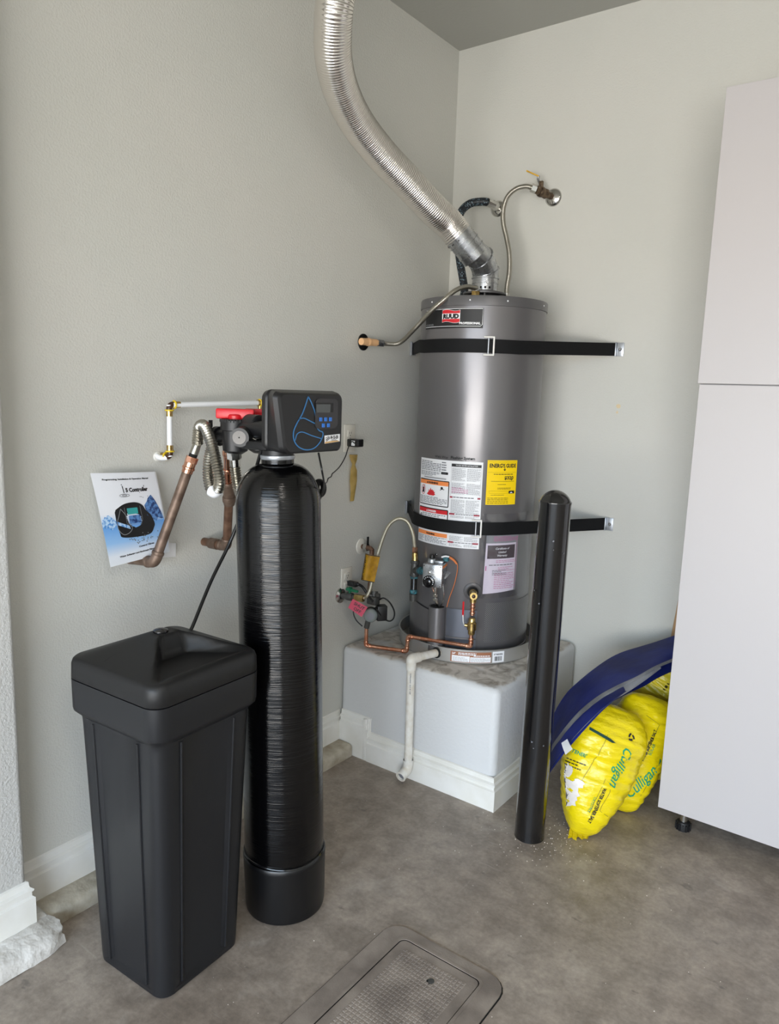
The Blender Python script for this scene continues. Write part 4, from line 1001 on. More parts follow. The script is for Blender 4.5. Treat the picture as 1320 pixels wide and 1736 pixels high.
# clear pouch with the warranty sheet
pouch_u0, pouch_u1 = U(-51.5), U(4)
bm = B(); grid(bm, lambda u, v: hp(pouch_u0 + (pouch_u1 - pouch_u0) * u, 0.752 + 0.352 * v, 0.0046 + 0.0012 * noise.noise(Vector((u * 7, v * 6, 3))) - (0.0025 if v > 0.92 else 0)), 24, 24)
pouch = fin('document_pouch', bm, 'film', t, smooth=180, label='clear plastic pouch holding papers')
s0, s1 = U(-48), U(-16)
bm = B(); flat_rect(bm, s0 + 0.004, 0.778, s1 + 0.012, 1.020); hdec('back_sheet', bm, 'grey_print', pouch, 0.0015)
bm = B(); flat_poly(bm, [(s0, 0.770), (s1, 0.780), (s1, 0.982), (s0 + 0.004, 0.982)]); sheet = hdec('warranty_sheet', bm, 'pink_paper', pouch, 0.0020, label='pinkish white warranty sheet')
bm = B(); flat_rect(bm, s0 + 0.011, 0.918, s1 - 0.006, 0.974); hdec('sheet_header', bm, 'purple_ink', pouch, 0.0024)
bm = B(); 
for i, w in enumerate(('Certificate of', 'Limited', 'Warranty')): text_bm(bm, w, 0.0085, (s0 + s1) / 2 + 0.003, 0.956 - i * 0.0145, 'CENTER', shear=0.3, bold=0.0003)
hdec('sheet_heading', bm, 'white', pouch, 0.0028)
bm = B(); greek(bm, s0 + 0.045, 0.79, s1 - 0.004, 0.86, 9, hh=0.28); greek(bm, s0 + 0.05, 0.90, s1 - 0.002, 0.913, 2, hh=0.3); greek(bm, s0 + 0.06, 0.865, s1 - 0.002, 0.885, 3, hh=0.3)
greek(bm, s1, 0.79, s1 + 0.009, 1.01, 30, hh=0.3); greek(bm, s0 + 0.035, 0.99, s1 + 0.008, 1.012, 4, hh=0.4); flat_rect(bm, s0 + 0.006, 0.868, s0 + 0.010, 0.888); hdec('sheet_print', bm, 'pink_ink', pouch, 0.0025)
bm = B(); greek(bm, s0 + 0.02, 0.888, s1 - 0.014, 0.895, 1, hh=0.5); greek(bm, s0 + 0.035, 0.848, s0 + 0.1, 0.872, 4, hh=0.4); hdec('sheet_print', bm, 'grey_ink', pouch, 0.0027)

# lower jacket: access door, burner shroud, grille
bm = B(); grid(bm, lambda u, v: hp(U(-44.5) + (U(28) - U(-44.5)) * u, 0.562 + 0.17 * v, 0.0012), 30, 6, uv=False)
uvl = bm.loops.layers.uv.verify()
for f in bm.faces:
    for l in f.loops:
        a = math.atan2(l.vert.co.y - HC.y, l.vert.co.x - HC.x); l[uvl].uv = (a * HR, l.vert.co.z)
fin('perforated_grille', bm, 'grille', t, smooth=180, label='perforated grey air grille')
bm = B(); grid(bm, lambda u, v: hp(U(-79.5) + (U(-52) - U(-79.5)) * u, 0.505 + 0.195 * v, 0.004), 12, 3)
bmesh.ops.solidify(bm, geom=bm.faces[:], thickness=0.003); fin('access_door', bm, mat('door_panel_grey', (140, 144, 156), 0.3, metal=0.5), t, smooth=50)
bm = B(); grid(bm, lambda u, v: hp(U(-79.5) + (U(-52) - U(-79.5)) * u, 0.575 + 0.006 * v, 0.008), 12, 1); fin('door_rib', bm, 'heater_cap', t, smooth=180)
sc = hp(U(-88), 0, 0.012)
bm = B(); lathe(bm, [(0.036, 0.502), (0.036, 0.702), (0.030, 0.702), (0.028, 0.69)], 28, (sc.x, sc.y, 0)); fin('burner_shroud', bm, 'heater', t, smooth=40)
bm = B(); rod(bm, (sc.x, sc.y, 0.688), (sc.x, sc.y, 0.7025), 0.028, seg=24); fin('shroud_opening', bm, 'dark', t)
bm = B(); grid(bm, lambda u, v: hp(U(-128) + (U(-94) - U(-128)) * u, 0.69 + 0.006 * v - 0.02 * u, 0.002), 12, 1); fin('seam', bm, 'black_ink', t, smooth=180)

# thermostat and gas control
bc = Vector((0.3956, -0.6288, 0.848)); ba = math.radians(-72); bn = Vector((math.cos(ba), math.sin(ba), 0)); F = frame(bc, bn)
bm = B(); box(bm, (-0.042, -0.050, -0.042), (0.040, 0.046, 0.038), 0.004, F); gc = fin('gas_control', bm, 'galv', t, smooth=40, label='square grey gas control with black dial')
for (x, y) in ((-0.036, 0.038), (0.033, 0.038), (0.033, -0.042), (-0.036, -0.020)):
    bm = B(); rod(bm, F @ Vector((x, y, 0.037)), F @ Vector((x, y, 0.0395)), 0.003, seg=8); fin('screw', bm, 'chrome', gc)
bm = B(); lathe(bm, [(0.0255, 0), (0.0255, 0.006), (0.023, 0.008), (0.014, 0.0085), (0.012, 0.016), (0.0105, 0.017)], 32, F @ Vector((-0.013, -0.026, 0.038)), bn); dial = fin('dial', bm, 'gloss_black', gc)
bm = B()
for k in range(9):
    a = math.radians(150 - k * 22); flat_poly(bm, [(0.0175 * math.cos(a + d_) + e_ * math.cos(a), 0.0175 * math.sin(a + d_) + e_ * math.sin(a)) for d_, e_ in ((-0.06, 0), (0.06, 0), (0.06, 0.004), (-0.06, 0.004))])
flat_rect(bm, -0.004, -0.002, 0.004, 0.002)
decal('dial_marks', bm, 'white', dial, lambda u, v, off: F @ Vector((-0.013 + u, -0.026 + v, 0.038 + off)), 0.0088)
bm = B(); lathe(bm, [(0.006, 0), (0.006, 0.004), (0.004, 0.005)], 16, F @ Vector((-0.014, 0.012, 0.038)), bn); fin('indicator', bm, 'chrome', gc)
bm = B(); lathe(bm, [(0.018, 0), (0.016, 0.012), (0.010, 0.016)], 20, F @ Vector((-0.016, 0.046, -0.005)), (0, 0, 1)); box(bm, (0.0, 0.046, -0.012), (0.034, 0.056, 0.012), 0.003, F); fin('regulator', bm, 'strap_metal', gc)
bm = B(); lathe(bm, [(0.008, 0.014), (0.0115, 0.016), (0.0115, 0.030), (0.009, 0.032)], 14, F @ Vector((-0.016, 0.046, -0.005)), (0, 0, 1)); box(bm, (-0.004, 0.075, -0.009), (0.006, 0.083, 0.0), 0.001, F); fin('igniter_knob', bm, 'gloss_black', gc)
bm = B(); greek(bm, -0.028, -0.038, 0.026, 0.026, 9, hh=0.4); sf = frame(F @ Vector((0.040, 0, 0)), F.to_3x3() @ Vector((1, 0, 0))); decal('rating_print', bm, 'grey_ink', gc, lambda u, v, off: sf @ Vector((u, v, off)), 0.0008)
bm = B(); flat_rect(bm, -0.034, 0.030, 0.036, 0.040); decal('rating_band', bm, 'orange_ink', gc, lambda u, v, off: sf @ Vector((u, v, off)), 0.0008)
bm = B(); rod(bm, F @ Vector((0.0, 0, -0.042)), hp(U(-83), 0.82, -0.005), 0.022, 0.036, seg=24); fin('mounting_boss', bm, 'strap_metal', t)
tb = F @ Vector((0.006, -0.050, 0.004))
bm = B(); tube(bm, [tb, tb + Vector((0.002, 0, -0.05)), (sc.x + 0.006, sc.y - 0.004, 0.70)], 0.0065, 12, smooth=False); gt = fin('burner_tube', bm, 'chrome', t)
bm = B(); nut(bm, tb + Vector((0.001, 0, -0.035)), tb + Vector((0.001, 0, -0.046)), 0.0105); nut(bm, tb + Vector((0.002, 0, -0.052)), tb + Vector((0.002, 0, -0.062)), 0.0105); fin('nut', bm, 'chrome', gt)
bm = B(); tube(bm, [(0.4386, -0.6344, 0.813), (0.4426, -0.6286, 0.773), (0.4361, -0.6196, 0.74), (0.4123, -0.6027, 0.703)], 0.0022, 8); fin('pilot_tube', bm, 'chrome', t)
bm = B(); tube(bm, [(0.3845, -0.634, 0.798), (0.3969, -0.6338, 0.772), (0.4033, -0.6234, 0.744), (0.3987, -0.6037, 0.701)], 0.0015, 6); fin('wire', bm, 'copper', t)
bm = B(); tube(bm, [(0.4206, -0.6017, 0.917), (0.4429, -0.5918, 0.919), (0.4668, -0.5834, 0.9), (0.4731, -0.5813, 0.871), (0.4641, -0.5843, 0.808), (0.4471, -0.5888, 0.75), (0.4356, -0.5892, 0.705)], 0.0016, 6); fin('wire', bm, 'orange_wire', t)
bm = B(); tube(bm, [(0.4414, -0.5942, 0.917), (0.4582, -0.588, 0.906), (0.4706, -0.5843, 0.893)], 0.0042, 8); fin('wire_sleeve', bm, 'orange_wire', t)
bm = B(); tube(bm, [(0.4133, -0.6126, 0.916), (0.4267, -0.6029, 0.921), (0.4391, -0.5946, 0.919)], 0.0035, 8); fin('wire', bm, 'white', t)
bm = B(); rod(bm, F @ Vector((0.036, 0.050, -0.03)), F @ Vector((0.036, 0.066, -0.03)), 0.012, seg=16); fin('teal_fitting', bm, 'teal', gc)

# drain port
dp = Vector((0.5274, -0.5416, 0.779)); dn = Vector((dp.x - HC.x, dp.y - HC.y, 0)).normalized()
bm = B(); lathe(bm, [(0.038, 0.0), (0.037, 0.004), (0.028, 0.008), (0.024, 0.006)], 32, dp, dn); fin('port_ring', bm, 'heater_cap', t)
bm = B(); rod(bm, dp + dn * 0.0035, dp + dn * 0.0075, 0.023, seg=24); fin('port_recess', bm, 'dark', t)

# ------------------------------------------------------------------ copper and brass drain line
t = thing('recirculation_line', 'bright copper line with brass valve running along platform edge to heater drain port', 'copper pipe', (0.3, -0.65, 0.49))
v0 = dp + dn * 0.006; v1 = dp + dn * 0.052
g0 = Vector((0.116, -0.715, 0.581)); g1 = Vector((0.073, -0.657, 0.496)); g1 = Vector((g0.x, g0.y, 0.496)); g2 = Vector((0.29, -0.658, 0.497)); g3 = Vector((g2.x + 0.004, g2.y + 0.002, 0.563)); g4 = Vector((0.554, -0.542, 0.563)); 
g4 = Vector((v1.x, v1.y, 0.563))
for a, b in ((g0, g1), (g1, g2), (g2, g3), (g3, g4)):
    bm = B(); rod(bm, a, b, 0.0083); fin('pipe', bm, 'copper', t)
for p, a, b in ((g1, g0, g2), (g2, g1, g3), (g3, g2, g4), (g4, g3, v1)):
    bm = B(); pipe_elbow(bm, p, a, b, 0.0085); fin('elbow', bm, 'copper', t)
bm = B(); rod(bm, g4, g4 + Vector((0, 0, 0.05)), 0.0083); collar(bm, g4 + Vector((0, 0, 0.03)), (0, 0, 1), 0.0115, 0.008); fin('pipe', bm, 'copper', t)
bm = B(); rod(bm, v1 + Vector((0, 0, -0.085)), v1, 0.0085)
for k in range(5): collar(bm, v1 + Vector((0, 0, -0.075 + 0.014 * k)), (0, 0, 1), 0.0115, 0.007)
fin('pressed_stub', bm, 'copper', t)
zc = g4.z + 0.085
bm = B(); lathe(bm, [(0.012, -0.035), (0.0145, -0.03), (0.0145, -0.018), (0.019, -0.014), (0.019, 0.014), (0.0145, 0.018), (0.0145, 0.03), (0.012, 0.035)], 18, (g4.x, g4.y, zc)); rod(bm, (g4.x, g4.y, zc), (g4.x - 0.026, g4.y - 0.012, zc + 0.002), 0.007); bv = fin('ball_valve', bm, 'brass', t)
hv = Vector((g4.x - 0.028, g4.y - 0.013, zc + 0.002))
bm = B(); tube(bm, [hv, hv + Vector((-0.004, -0.002, 0.014)), hv + Vector((-0.006, -0.002, 0.034)), hv + Vector((-0.007, -0.002, 0.042))], 0.0028, 8); fin('lever_arm', bm, 'strap_metal', bv)
bm = B(); box(bm, hv + Vector((-0.011, -0.004, 0.036)), hv + Vector((-0.003, 0.0, 0.098)), 0.0015); fin('lever_grip', bm, 'red', bv, label='red lever grip')
bm = B(); rod(bm, v0, v1, 0.0125); collar(bm, v0 + dn * 0.02, dn, 0.0165, 0.02); rod(bm, v1 + Vector((0, 0, -0.03)), v1 + Vector((0, 0, 0.014)), 0.0135); rod(bm, v1 - dn * 0.014, v1 + dn * 0.020, 0.0165, 0.015, seg=18); fin('drain_fitting', bm, 'brass', t)
bm = B(); lathe(bm, [(0.0075, 0), (0.0075, 0.004), (0.005, 0.006)], 14, v1 + dn * 0.020, dn); fin('outlet_plug', bm, 'dark_fitting', t)

# ------------------------------------------------------------------ pan drain
t = thing('pan_drain_pipe', 'scuffed white plastic drain pipe running from the pan down the platform front', 'drain pipe', (0.4, -0.79, 0.03))
a = Vector((0.428, -0.626, 0.517)); b = Vector((0.401, -0.784, 0.526)); c = Vector((0.406, -0.784, 0.056)); e = Vector((0.407, -0.835, 0.042))
bm = B(); rod(bm, a, b, 0.0165, seg=20); rod(bm, b, c, 0.0165, seg=20); fin('pipe', bm, 'pvc', t)
bm = B(); collar(bm, a - (a - b).normalized() * 0.012, a - b, 0.022, 0.01); fin('pan_fitting', bm, 'dark', t)
bm = B(); tube(bm, [b + (a - b).normalized() * 0.045, b + (a - b).normalized() * 0.015, b + Vector((0, 0.003, -0.003)), b + (c - b).normalized() * 0.015, b + (c - b).normalized() * 0.045], 0.0205, 20, per=5); fin('elbow', bm, 'pvc', t)
bm = B(); tube(bm, [c + (b - c).normalized() * 0.04, c + (b - c).normalized() * 0.014, c + (e - c).normalized() * 0.012, e], 0.0205, 20, per=5, cap=False); oe = fin('elbow', bm, 'pvc', t)
dd = (e - c).normalized(); bm = B(); lathe(bm, [(0.021, -0.004), (0.0225, 0.0), (0.0215, 0.002), (0.016, 0.002), (0.015, -0.015)], 24, e, dd, close=False); fin('rim', bm, 'pvc', oe)
bm = B(); rod(bm, e - dd * 0.012, e - dd * 0.008, 0.0165, seg=20); fin('bore', bm, 'grey_ink', oe)
dv = (c - b).normalized(); 
pn = Vector((-0.585, 0.795, 0)) * -1; pm = Matrix((dv, pn.cross(dv).normalized(), pn)).transposed().to_4x4()
def pvcf(u, v, off):
    w = v / 0.0165; side = pn.cross(dv).normalized()
    return b + dv * u + (pn * math.cos(w) + side * math.sin(w)) * (0.0165 + off)
bm = B(); text_bm(bm, 'VUPRIUNNV  SCH 40  NSF', 0.0055, 0.055, -0.004, bold=0.0002); decal('pipe_print', bm, 'grey_ink', t, pvcf, 0.0006)

# ------------------------------------------------------------------ straps
def strap(z, zl, yl, xr, zr, label, buck_az):
    t = thing('seismic_strap', label, 'strap', (HC.x, HC.y - HR, z - 0.029), 'seismic straps round the heater')
    R_ = HR + 0.0065; pl = Vector((0.004, yl, 0)); pr = Vector((xr, -0.004, 0)); c2 = Vector((HC.x, HC.y, 0))
    def tang(p, sgn):
        v = p - c2; d = v.length; a = math.atan2(v.y, v.x); b = math.acos(min(1, R_ / d)); return a + sgn * b
    aL = tang(pl, +1); aR = tang(pr, -1)
    if aL > 0: aL -= 2 * PI
    while aR > 0: aR -= 2 * PI
    while aL > aR: aL -= 2 * PI
    pts = [(pl, zl)]; n = 48
    TL = c2 + Vector((math.cos(aL), math.sin(aL), 0)) * R_; TR = c2 + Vector((math.cos(aR), math.sin(aR), 0)) * R_
    for k in range(n + 1):
        a = aL + (aR - aL) * k / n; pts.append((c2 + Vector((math.cos(a), math.sin(a), 0)) * R_, z + (zl - z) * max(0, 1 - k / 8.0) * 0.7))
    for k in range(1, 9): pts.append((TR.lerp(pr, k / 8), z + (zr - z) * k / 8))
    bm = B(); V = []
    for i, (p, zz) in enumerate(pts):
        a = pts[max(i - 1, 0)][0]; b_ = pts[min(i + 1, len(pts) - 1)][0]; d = (b_ - a).normalized(); nn_ = Vector((d.y, -d.x, 0)) * 0.0011
        V.append([bm.verts.new((p.x + nn_.x * s1, p.y + nn_.y * s1, zz + s2 * 0.0265)) for s1, s2 in ((1, -1), (1, 1), (-1, 1), (-1, -1))])
    for A_, B_ in zip(V[:-1], V[1:]):
        for k in range(4): bm.faces.new((A_[k], A_[(k + 1) % 4], B_[(k + 1) % 4], B_[k]))
    bm.faces.new(V[0]); bm.faces.new(V[-1]); fin('webbing', bm, 'strap', t, smooth=40)
    bm = B(); box(bm, (xr - 0.004, -0.0065, zr - 0.028), (xr + 0.030, -0.001, zr + 0.028), 0.001); box(bm, (xr - 0.005, -0.016, zr - 0.029), (xr - 0.001, -0.001, zr + 0.029), 0.001); br_ = fin('wall_bracket', bm, 'strap_metal', t)
    bm = B(); lathe(bm, [(0.007, 0), (0.007, 0.002), (0.004, 0.005)], 12, (xr + 0.015, -0.0065, zr), (0, -1, 0)); fin('screw', bm, 'galv', br_)
    bm = B(); box(bm, (0.001, yl - 0.022, zl - 0.028), (0.006, yl + 0.02, zl + 0.03), 0.001); box(bm, (0.001, yl - 0.024, zl - 0.03), (0.012, yl - 0.020, zl + 0.032), 0.001); fin('wall_bracket', bm, 'strap_metal', t)
    u = U(buck_az)
    for nm, parts in (('buckle', ((-0.012, 0.034, 0.028, 0.034), (-0.012, -0.034, 0.028, -0.034), (0.026, -0.034, 0.026, 0.034))),):
        bm = B()
        for (ua, za, ub, zb) in parts:
            tube(bm, [hp(u + ua, z + za, 0.010), hp(u + (ua + ub) / 2, z + (za + zb) / 2, 0.010), hp(u + ub, z + zb, 0.010)], 0.0035, 8, smooth=False)
        bk_ = fin(nm, bm, 'buckle', t, label='white metal slide buckle')
    bm = B(); rod(bm, hp(u + 0.006, z - 0.030, 0.009), hp(u + 0.006, z + 0.030, 0.009), 0.003); fin('slide_bar', bm, 'strap_metal', bk_)
strap(1.765, 1.772, -0.285, 0.852, 1.784, 'upper black webbing strap holding heater to the walls below the badge', -56)
strap(1.043, 1.040, -0.275, 0.868, 1.041, 'lower black webbing strap crossing the white label and passing behind the bollard', -58.5)

# ------------------------------------------------------------------ vent
t = thing('vent_duct', 'shiny ribbed flexible aluminium vent duct rising from the heater to the ceiling', 'vent duct', (HC.x, HC.y, 1.99))
n0 = Vector((HC.x, HC.y, 1.998)); n1 = Vector((HC.x, HC.y, 2.055)); n2 = Vector((0.382, -0.375, 2.108)); n3 = Vector((0.37, -0.425, 2.152)); n4 = Vector((0.33, -0.48, 2.215))
bm = B(); rod(bm, n0, n1, 0.0535, seg=36); collar(bm, n0 + Vector((0, 0, 0.036)), (0, 0, 1), 0.0558, 0.006); vc = fin('collar', bm, 'galv', t)
bm = B()
for k in range(7):
    a = -PI * 0.85 + k * 0.33; c = n0 + Vector((0.054 * math.cos(a), 0.054 * math.sin(a), 0.016)); box(bm, c + Vector((-0.003, -0.003, -0.004)), c + Vector((0.003, 0.003, 0.004)))
fin('crimp_slots', bm, 'dark', vc, smooth=0)
m1 = n1 + Vector((0, 0, 0.03))
bm = B(); tube(bm, [n1, m1, m1 + (n3 - m1) * 0.5 + Vector((0.006, 0.006, 0.012)), n3], 0.0545, 36, smooth=False); el = fin('elbow', bm, 'galv', t, smooth=30)
mid = m1 + (n3 - m1) * 0.5 + Vector((0.006, 0.006, 0.012))
for nm, p, d_ in (('seam_ring', n1, n1 - n0), ('seam_ring', m1, (mid - n1)), ('seam_ring', mid, n3 - m1)):
    bm = B(); collar(bm, p, d_, 0.0585, 0.006); fin(nm, bm, 'galv', el)
ddir = (n4 - n3).normalized()
bm = B(); rod(bm, n3 - ddir * 0.03, n4 + ddir * 0.005, 0.0575, seg=36); ad = fin('adapter', bm, 'galv', t)
for k, w in ((0.0, 0.006), (0.35, 0.004), (0.6, 0.004), (0.97, 0.006)):
    bm = B(); collar(bm, n3.lerp(n4, k), ddir, 0.0605, w); fin('seam_ring', bm, 'galv', ad)
bm = B()
for k in range(5):
    p = n3.lerp(n4, 0.78); side = ddir.cross(Vector((0, 0, 1))).normalized(); up_ = side.cross(ddir); a = -0.6 - k * 0.55; q = p + (side * math.cos(a) - up_ * math.sin(a)) * -0.059; rod(bm, q, q + (q - p).normalized() * 0.003, 0.003, seg=8)
fin('screws', bm, 'iron', ad)
path = [n4 - ddir * 0.01, n4 + ddir * 0.05, (0.287, -0.585, 2.286), (0.246, -0.712, 2.367), (0.213, -0.847, 2.443), (0.212, -0.985, 2.511), (0.24, -1.103, 2.573), (0.28, -1.187, 2.632), (0.318, -1.235, 2.696), (0.342, -1.255, 2.757)]
pe = Vector((0.342, -1.255, 2.757)); path += [pe + Vector((0.004, 0.02, 0.13)), pe + Vector((0.004, 0.04, 0.26)), Vector((pe.x, pe.y + 0.05, 3.128))]
bm = B(); ridged(bm, path, 0.0608, 0.0078, 0.019, seg=40, per=12); fin('flexible_duct', bm, 'foil', t, smooth=180)
bm = B(); lathe(bm, [(0.09, 0.002), (0.09, -0.006), (0.064, -0.012)], 36, (pe.x, pe.y + 0.05, 3.128)); fin('ceiling_collar', bm, 'galv', t)

# ------------------------------------------------------------------ water connections above the heater
t = thing('hot_water_hose', 'dark braided wrapped hose arching behind the silver duct', 'water hose', (0.22, -0.22, 1.96))
hx_, hy_, hz_ = nip['hot']; fl = Vector((0.246, 0, 2.414)); 
bm = B(); tube(bm, [(hx_, hy_, 1.998), (hx_, hy_ + 0.005, 2.04), (0.184, -0.21, 2.165), (0.147, -0.18, 2.286), (0.139, -0.15, 2.375), (0.165, -0.12, 2.419), (0.21, -0.095, 2.429), (0.241, -0.08, 2.426)], 0.0175, 18, per=10); fin('wrapped_hose', bm, 'hot_wrap', t, smooth=180)
bm = B(); rod(bm, (hx_, hy_, 1.990), (hx_, hy_, 2.002), 0.0125); fin('ferrule', bm, 'chrome', t)
bm = B(); rod(bm, (0.237, -0.083, 2.426), (0.255, -0.05, 2.418), 0.0175, 0.0165); nut(bm, (0.248, -0.06, 2.422), (0.256, -0.03, 2.415), 0.019); fin('nut', bm, 'chrome', t)
bm = B(); rod(bm, (0.256, -0.04, 2.415), fl, 0.0125); fin('nipple', bm, 'steel', t)
bm = B(); lathe(bm, [(0.036, 0.0), (0.035, 0.003), (0.024, 0.010), (0.015, 0.012)], 28, fl, (0, -1, 0)); fin('wall_flange', bm, 'chrome', t)

t = thing('cold_water_hose', 'slim stainless corrugated hose arching from yellow-levered valve down to heater', 'water hose', (0.43, -0.24, 1.96))
fx_ = Vector((0.516, 0, 2.431)); vb = Vector((0.496, -0.035, 2.44)); va = Vector((0.472, -0.085, 2.451)); cx_, cy_, cz_ = nip['cold']
bm = B(); tube(bm, [va, (0.444, -0.115, 2.46), (0.402, -0.13, 2.452), (0.367, -0.14, 2.421), (0.356, -0.15, 2.369), (0.365, -0.16, 2.311), (0.389, -0.17, 2.248), (0.418, -0.19, 2.175), (0.434, -0.21, 2.098), (0.438, -0.23, 2.033), (cx_, cy_, 1.998)], 0.0108, 16, per=10, step=0.0011, ri=(1.0, 0.94, 0.88, 0.94)); fin('corrugated_hose', bm, 'steel', t, smooth=180)
bm = B(); nut(bm, Vector((0.457, -0.1, 2.457)), va, 0.018); fin('nut', bm, 'chrome', t)
bm = B(); rod(bm, (cx_, cy_, 1.988), (cx_, cy_, 2.004), 0.0125); fin('ferrule', bm, 'chrome', t)
bm = B(); rod(bm, va, vb, 0.0165, 0.021); collar(bm, va.lerp(vb, 0.5), vb - va, 0.0225, 0.018); rod(bm, vb, fx_, 0.014); st = Vector((0.483, -0.06, 2.467)); rod(bm, va.lerp(vb, 0.45), st, 0.008); box(bm, st + Vector((-0.009, -0.006, -0.002)), st + Vector((0.009, 0.006, 0.022)), 0.002); cv = fin('valve', bm, mat('weathered_brass', (122, 104, 84), 0.42, metal=0.7, var=(84, 70, 58), var_scale=60), t)
bm = B(); tube(bm, [st + Vector((0, 0, 0.004)), Vector((0.468, -0.06, 2.496)), Vector((0.469, -0.06, 2.512))], 0.006, 8); fin('lever_arm', bm, 'galv', cv)
l0 = Vector((0.472, -0.06, 2.509)); l1 = Vector((0.419, -0.075, 2.535)); dl = (l1 - l0).normalized()
bm = B(); lm = Matrix((dl, Vector((0, 1, 0)), dl.cross(Vector((0, 1, 0))))).transposed().to_4x4(); lm.translation = l0; box(bm, (0, -0.008, -0.003), ((l1 - l0).length, 0.008, 0.003), 0.002, lm); fin('lever_grip', bm, 'amber', cv, label='yellow lever grip')
bm = B(); lathe(bm, [(0.038, 0.0), (0.0375, 0.003), (0.03, 0.010), (0.02, 0.012), (0.016, 0.014)], 28, fx_, (0, -1, 0)); fin('wall_flange', bm, 'chrome', t)

t = thing('relief_line', 'thin stainless line from heater top down to a tan fitting on left wall', 'water hose', (0.1, -0.55, 1.77))
rx_, ry_, rz_ = nip['relief']; tp = Vector((0.04, -0.647, 1.778))
bm = B(); tube(bm, [(rx_, ry_, 1.985), (rx_, ry_, 2.005), (0.404, -0.44, 2.003), (0.395, -0.49, 2.002), (0.383, -0.55, 1.981), (0.357, -0.6, 1.936), (0.309, -0.6, 1.902), (0.242, -0.57, 1.865), (0.186, -0.55, 1.831), (0.11, -0.509, 1.796), (0.07, -0.505, 1.78), (0.045, -0.543, 1.778), (0.042, -0.581, 1.778)], 0.0096, 14, per=9, step=0.0011, ri=(1.0, 0.94, 0.88, 0.94)); fin('corrugated_hose', bm, 'steel', t, smooth=180)
bm = B(); nut(bm, Vector((0.042, -0.568, 1.778)), Vector((0.041, -0.612, 1.778)), 0.0155); fin('nut', bm, 'galv', t)
bm = B(); rod(bm, (rx_, ry_, 1.985), (rx_, ry_, 1.999), 0.012); fin('ferrule', bm, 'galv', t)
bm = B(); rod(bm, (0.041, -0.608, 1.778), (0.04, -0.709, 1.776), 0.0145, seg=18); collar(bm, Vector((0.04, -0.662, 1.777)), (0, 1, 0), 0.0168, 0.02); rod(bm, tp, (0.0, tp.y, tp.z), 0.012); fin('fitting', bm, 'cork', t)
bm = B(); lathe(bm, [(0.035, 0.0), (0.034, 0.004), (0.018, 0.008)], 26, (0.0, tp.y, tp.z), (1, 0, 0)); fin('wall_flange', bm, 'gloss_black', t)

# ------------------------------------------------------------------ gas side, left of the heater
t = thing('gas_drip_leg', 'vertical black iron tee and capped drip leg beside the gas control', 'gas pipe', (0.277, -0.609, 0.701))
p1 = Vector((0.26, -0.581, 0.904)); p2 = Vector((0.265, -0.585, 0.867)); p3 = Vector((0.269, -0.593, 0.812)); p4 = Vector((0.278, -0.607, 0.711)); pt = Vector((0.269, -0.589, 0.832)); pb = F @ Vector((-0.042, 0.004, -0.005))
bm = B(); rod(bm, p1 + Vector((0, 0, 0.012)), p1, 0.011); rod(bm, p1, p2, 0.013); fin('flare_fitting', bm, 'brass', t)
bm = B(); rod(bm, p2 + Vector((0, 0, 0.006)), p3, 0.0165, seg=20); collar(bm, p2, (0, 0, 1), 0.0195, 0.010); collar(bm, p3, (0, 0, 1), 0.0195, 0.010); rod(bm, pt, pt.lerp(pb, 0.4), 0.0165); fin('tee', bm, 'iron', t)
bm = B(); rod(bm, pt.lerp(pb, 0.35), pt.lerp(pb, 0.95), 0.0125); collar(bm, pt.lerp(pb, 0.55), pb - pt, 0.0165, 0.012); collar(bm, p3 + Vector((0, 0, -0.008)), (0, 0, 1), 0.0165, 0.012); collar(bm, p4 + Vector((0, 0, 0.034)), (0, 0, 1), 0.0165, 0.016); fin('sealant', bm, 'teal', t, label='teal pipe sealant')
bm = B(); rod(bm, p3, p4, 0.0138); fin('nipple', bm, 'gloss_black', t)
bm = B(); rod(bm, p4 + Vector((0, 0, 0.024)), p4 + Vector((0, 0, -0.006)), 0.0175, 0.0155); fin('cap', bm, 'iron', t)

t = thing('gas_valve', 'green-handled gas shut-off valve on the wall with pink SHUT OFF tag', 'gas valve', (0.03, -0.8, 0.71))
f0 = Vector((0, -0.755, 0.705)); f1 = Vector((0.07, -0.78, 0.732)); f2 = Vector((0.101, -0.738, 0.708))
bm = B(); lathe(bm, [(0.034, 0.0), (0.033, 0.004), (0.02, 0.010), (0.014, 0.012)], 24, f0, (1, 0, 0)); fin('wall_flange', bm, 'chrome', t)
bm = B(); rod(bm, f0, f2, 0.0125); collar(bm, f0.lerp(f2, 0.45), f2 - f0, 0.018, 0.03); fin('body', bm, 'iron', t)
bm = B(); nut(bm, f2 - (f2 - f0).normalized() * 0.03, f2 + (f2 - f0).normalized() * 0.012, 0.0155); fin('flare_nut', bm, 'brass', t)
bm = B(); hb = f0.lerp(f2, 0.45) + Vector((0, 0, 0.018)); rod(bm, hb - Vector((0, 0, 0.01)), hb + Vector((0, 0, 0.01)), 0.006); box(bm, hb + Vector((-0.02, -0.007, 0.006)), hb + Vector((0.045, 0.006, 0.018)), 0.004); box(bm, hb + Vector((-0.012, -0.012, 0.008)), hb + Vector((0.006, 0.012, 0.022)), 0.003); fin('handle', bm, 'green', t, label='green lever handle')
q = [Vector((0.088, -0.797, 0.708)), Vector((0.137, -0.767, 0.681)) + Vector((0, 0, 0.012)), Vector((0.15, -0.758, 0.676)), Vector((0.139, -0.786, 0.639)), Vector((0.092, -0.813, 0.679))]
tA, tB_, tC, tD_ = Vector((0.103, -0.797, 0.718)), Vector((0.157, -0.764, 0.686)), Vector((0.142, -0.783, 0.644)), Vector((0.092, -0.813, 0.681))
tf = lambda u, v, off: (tD_.lerp(tC, u)).lerp(tA.lerp(tB_, u), v) + Vector((0.585, -0.795, 0.1)) * off
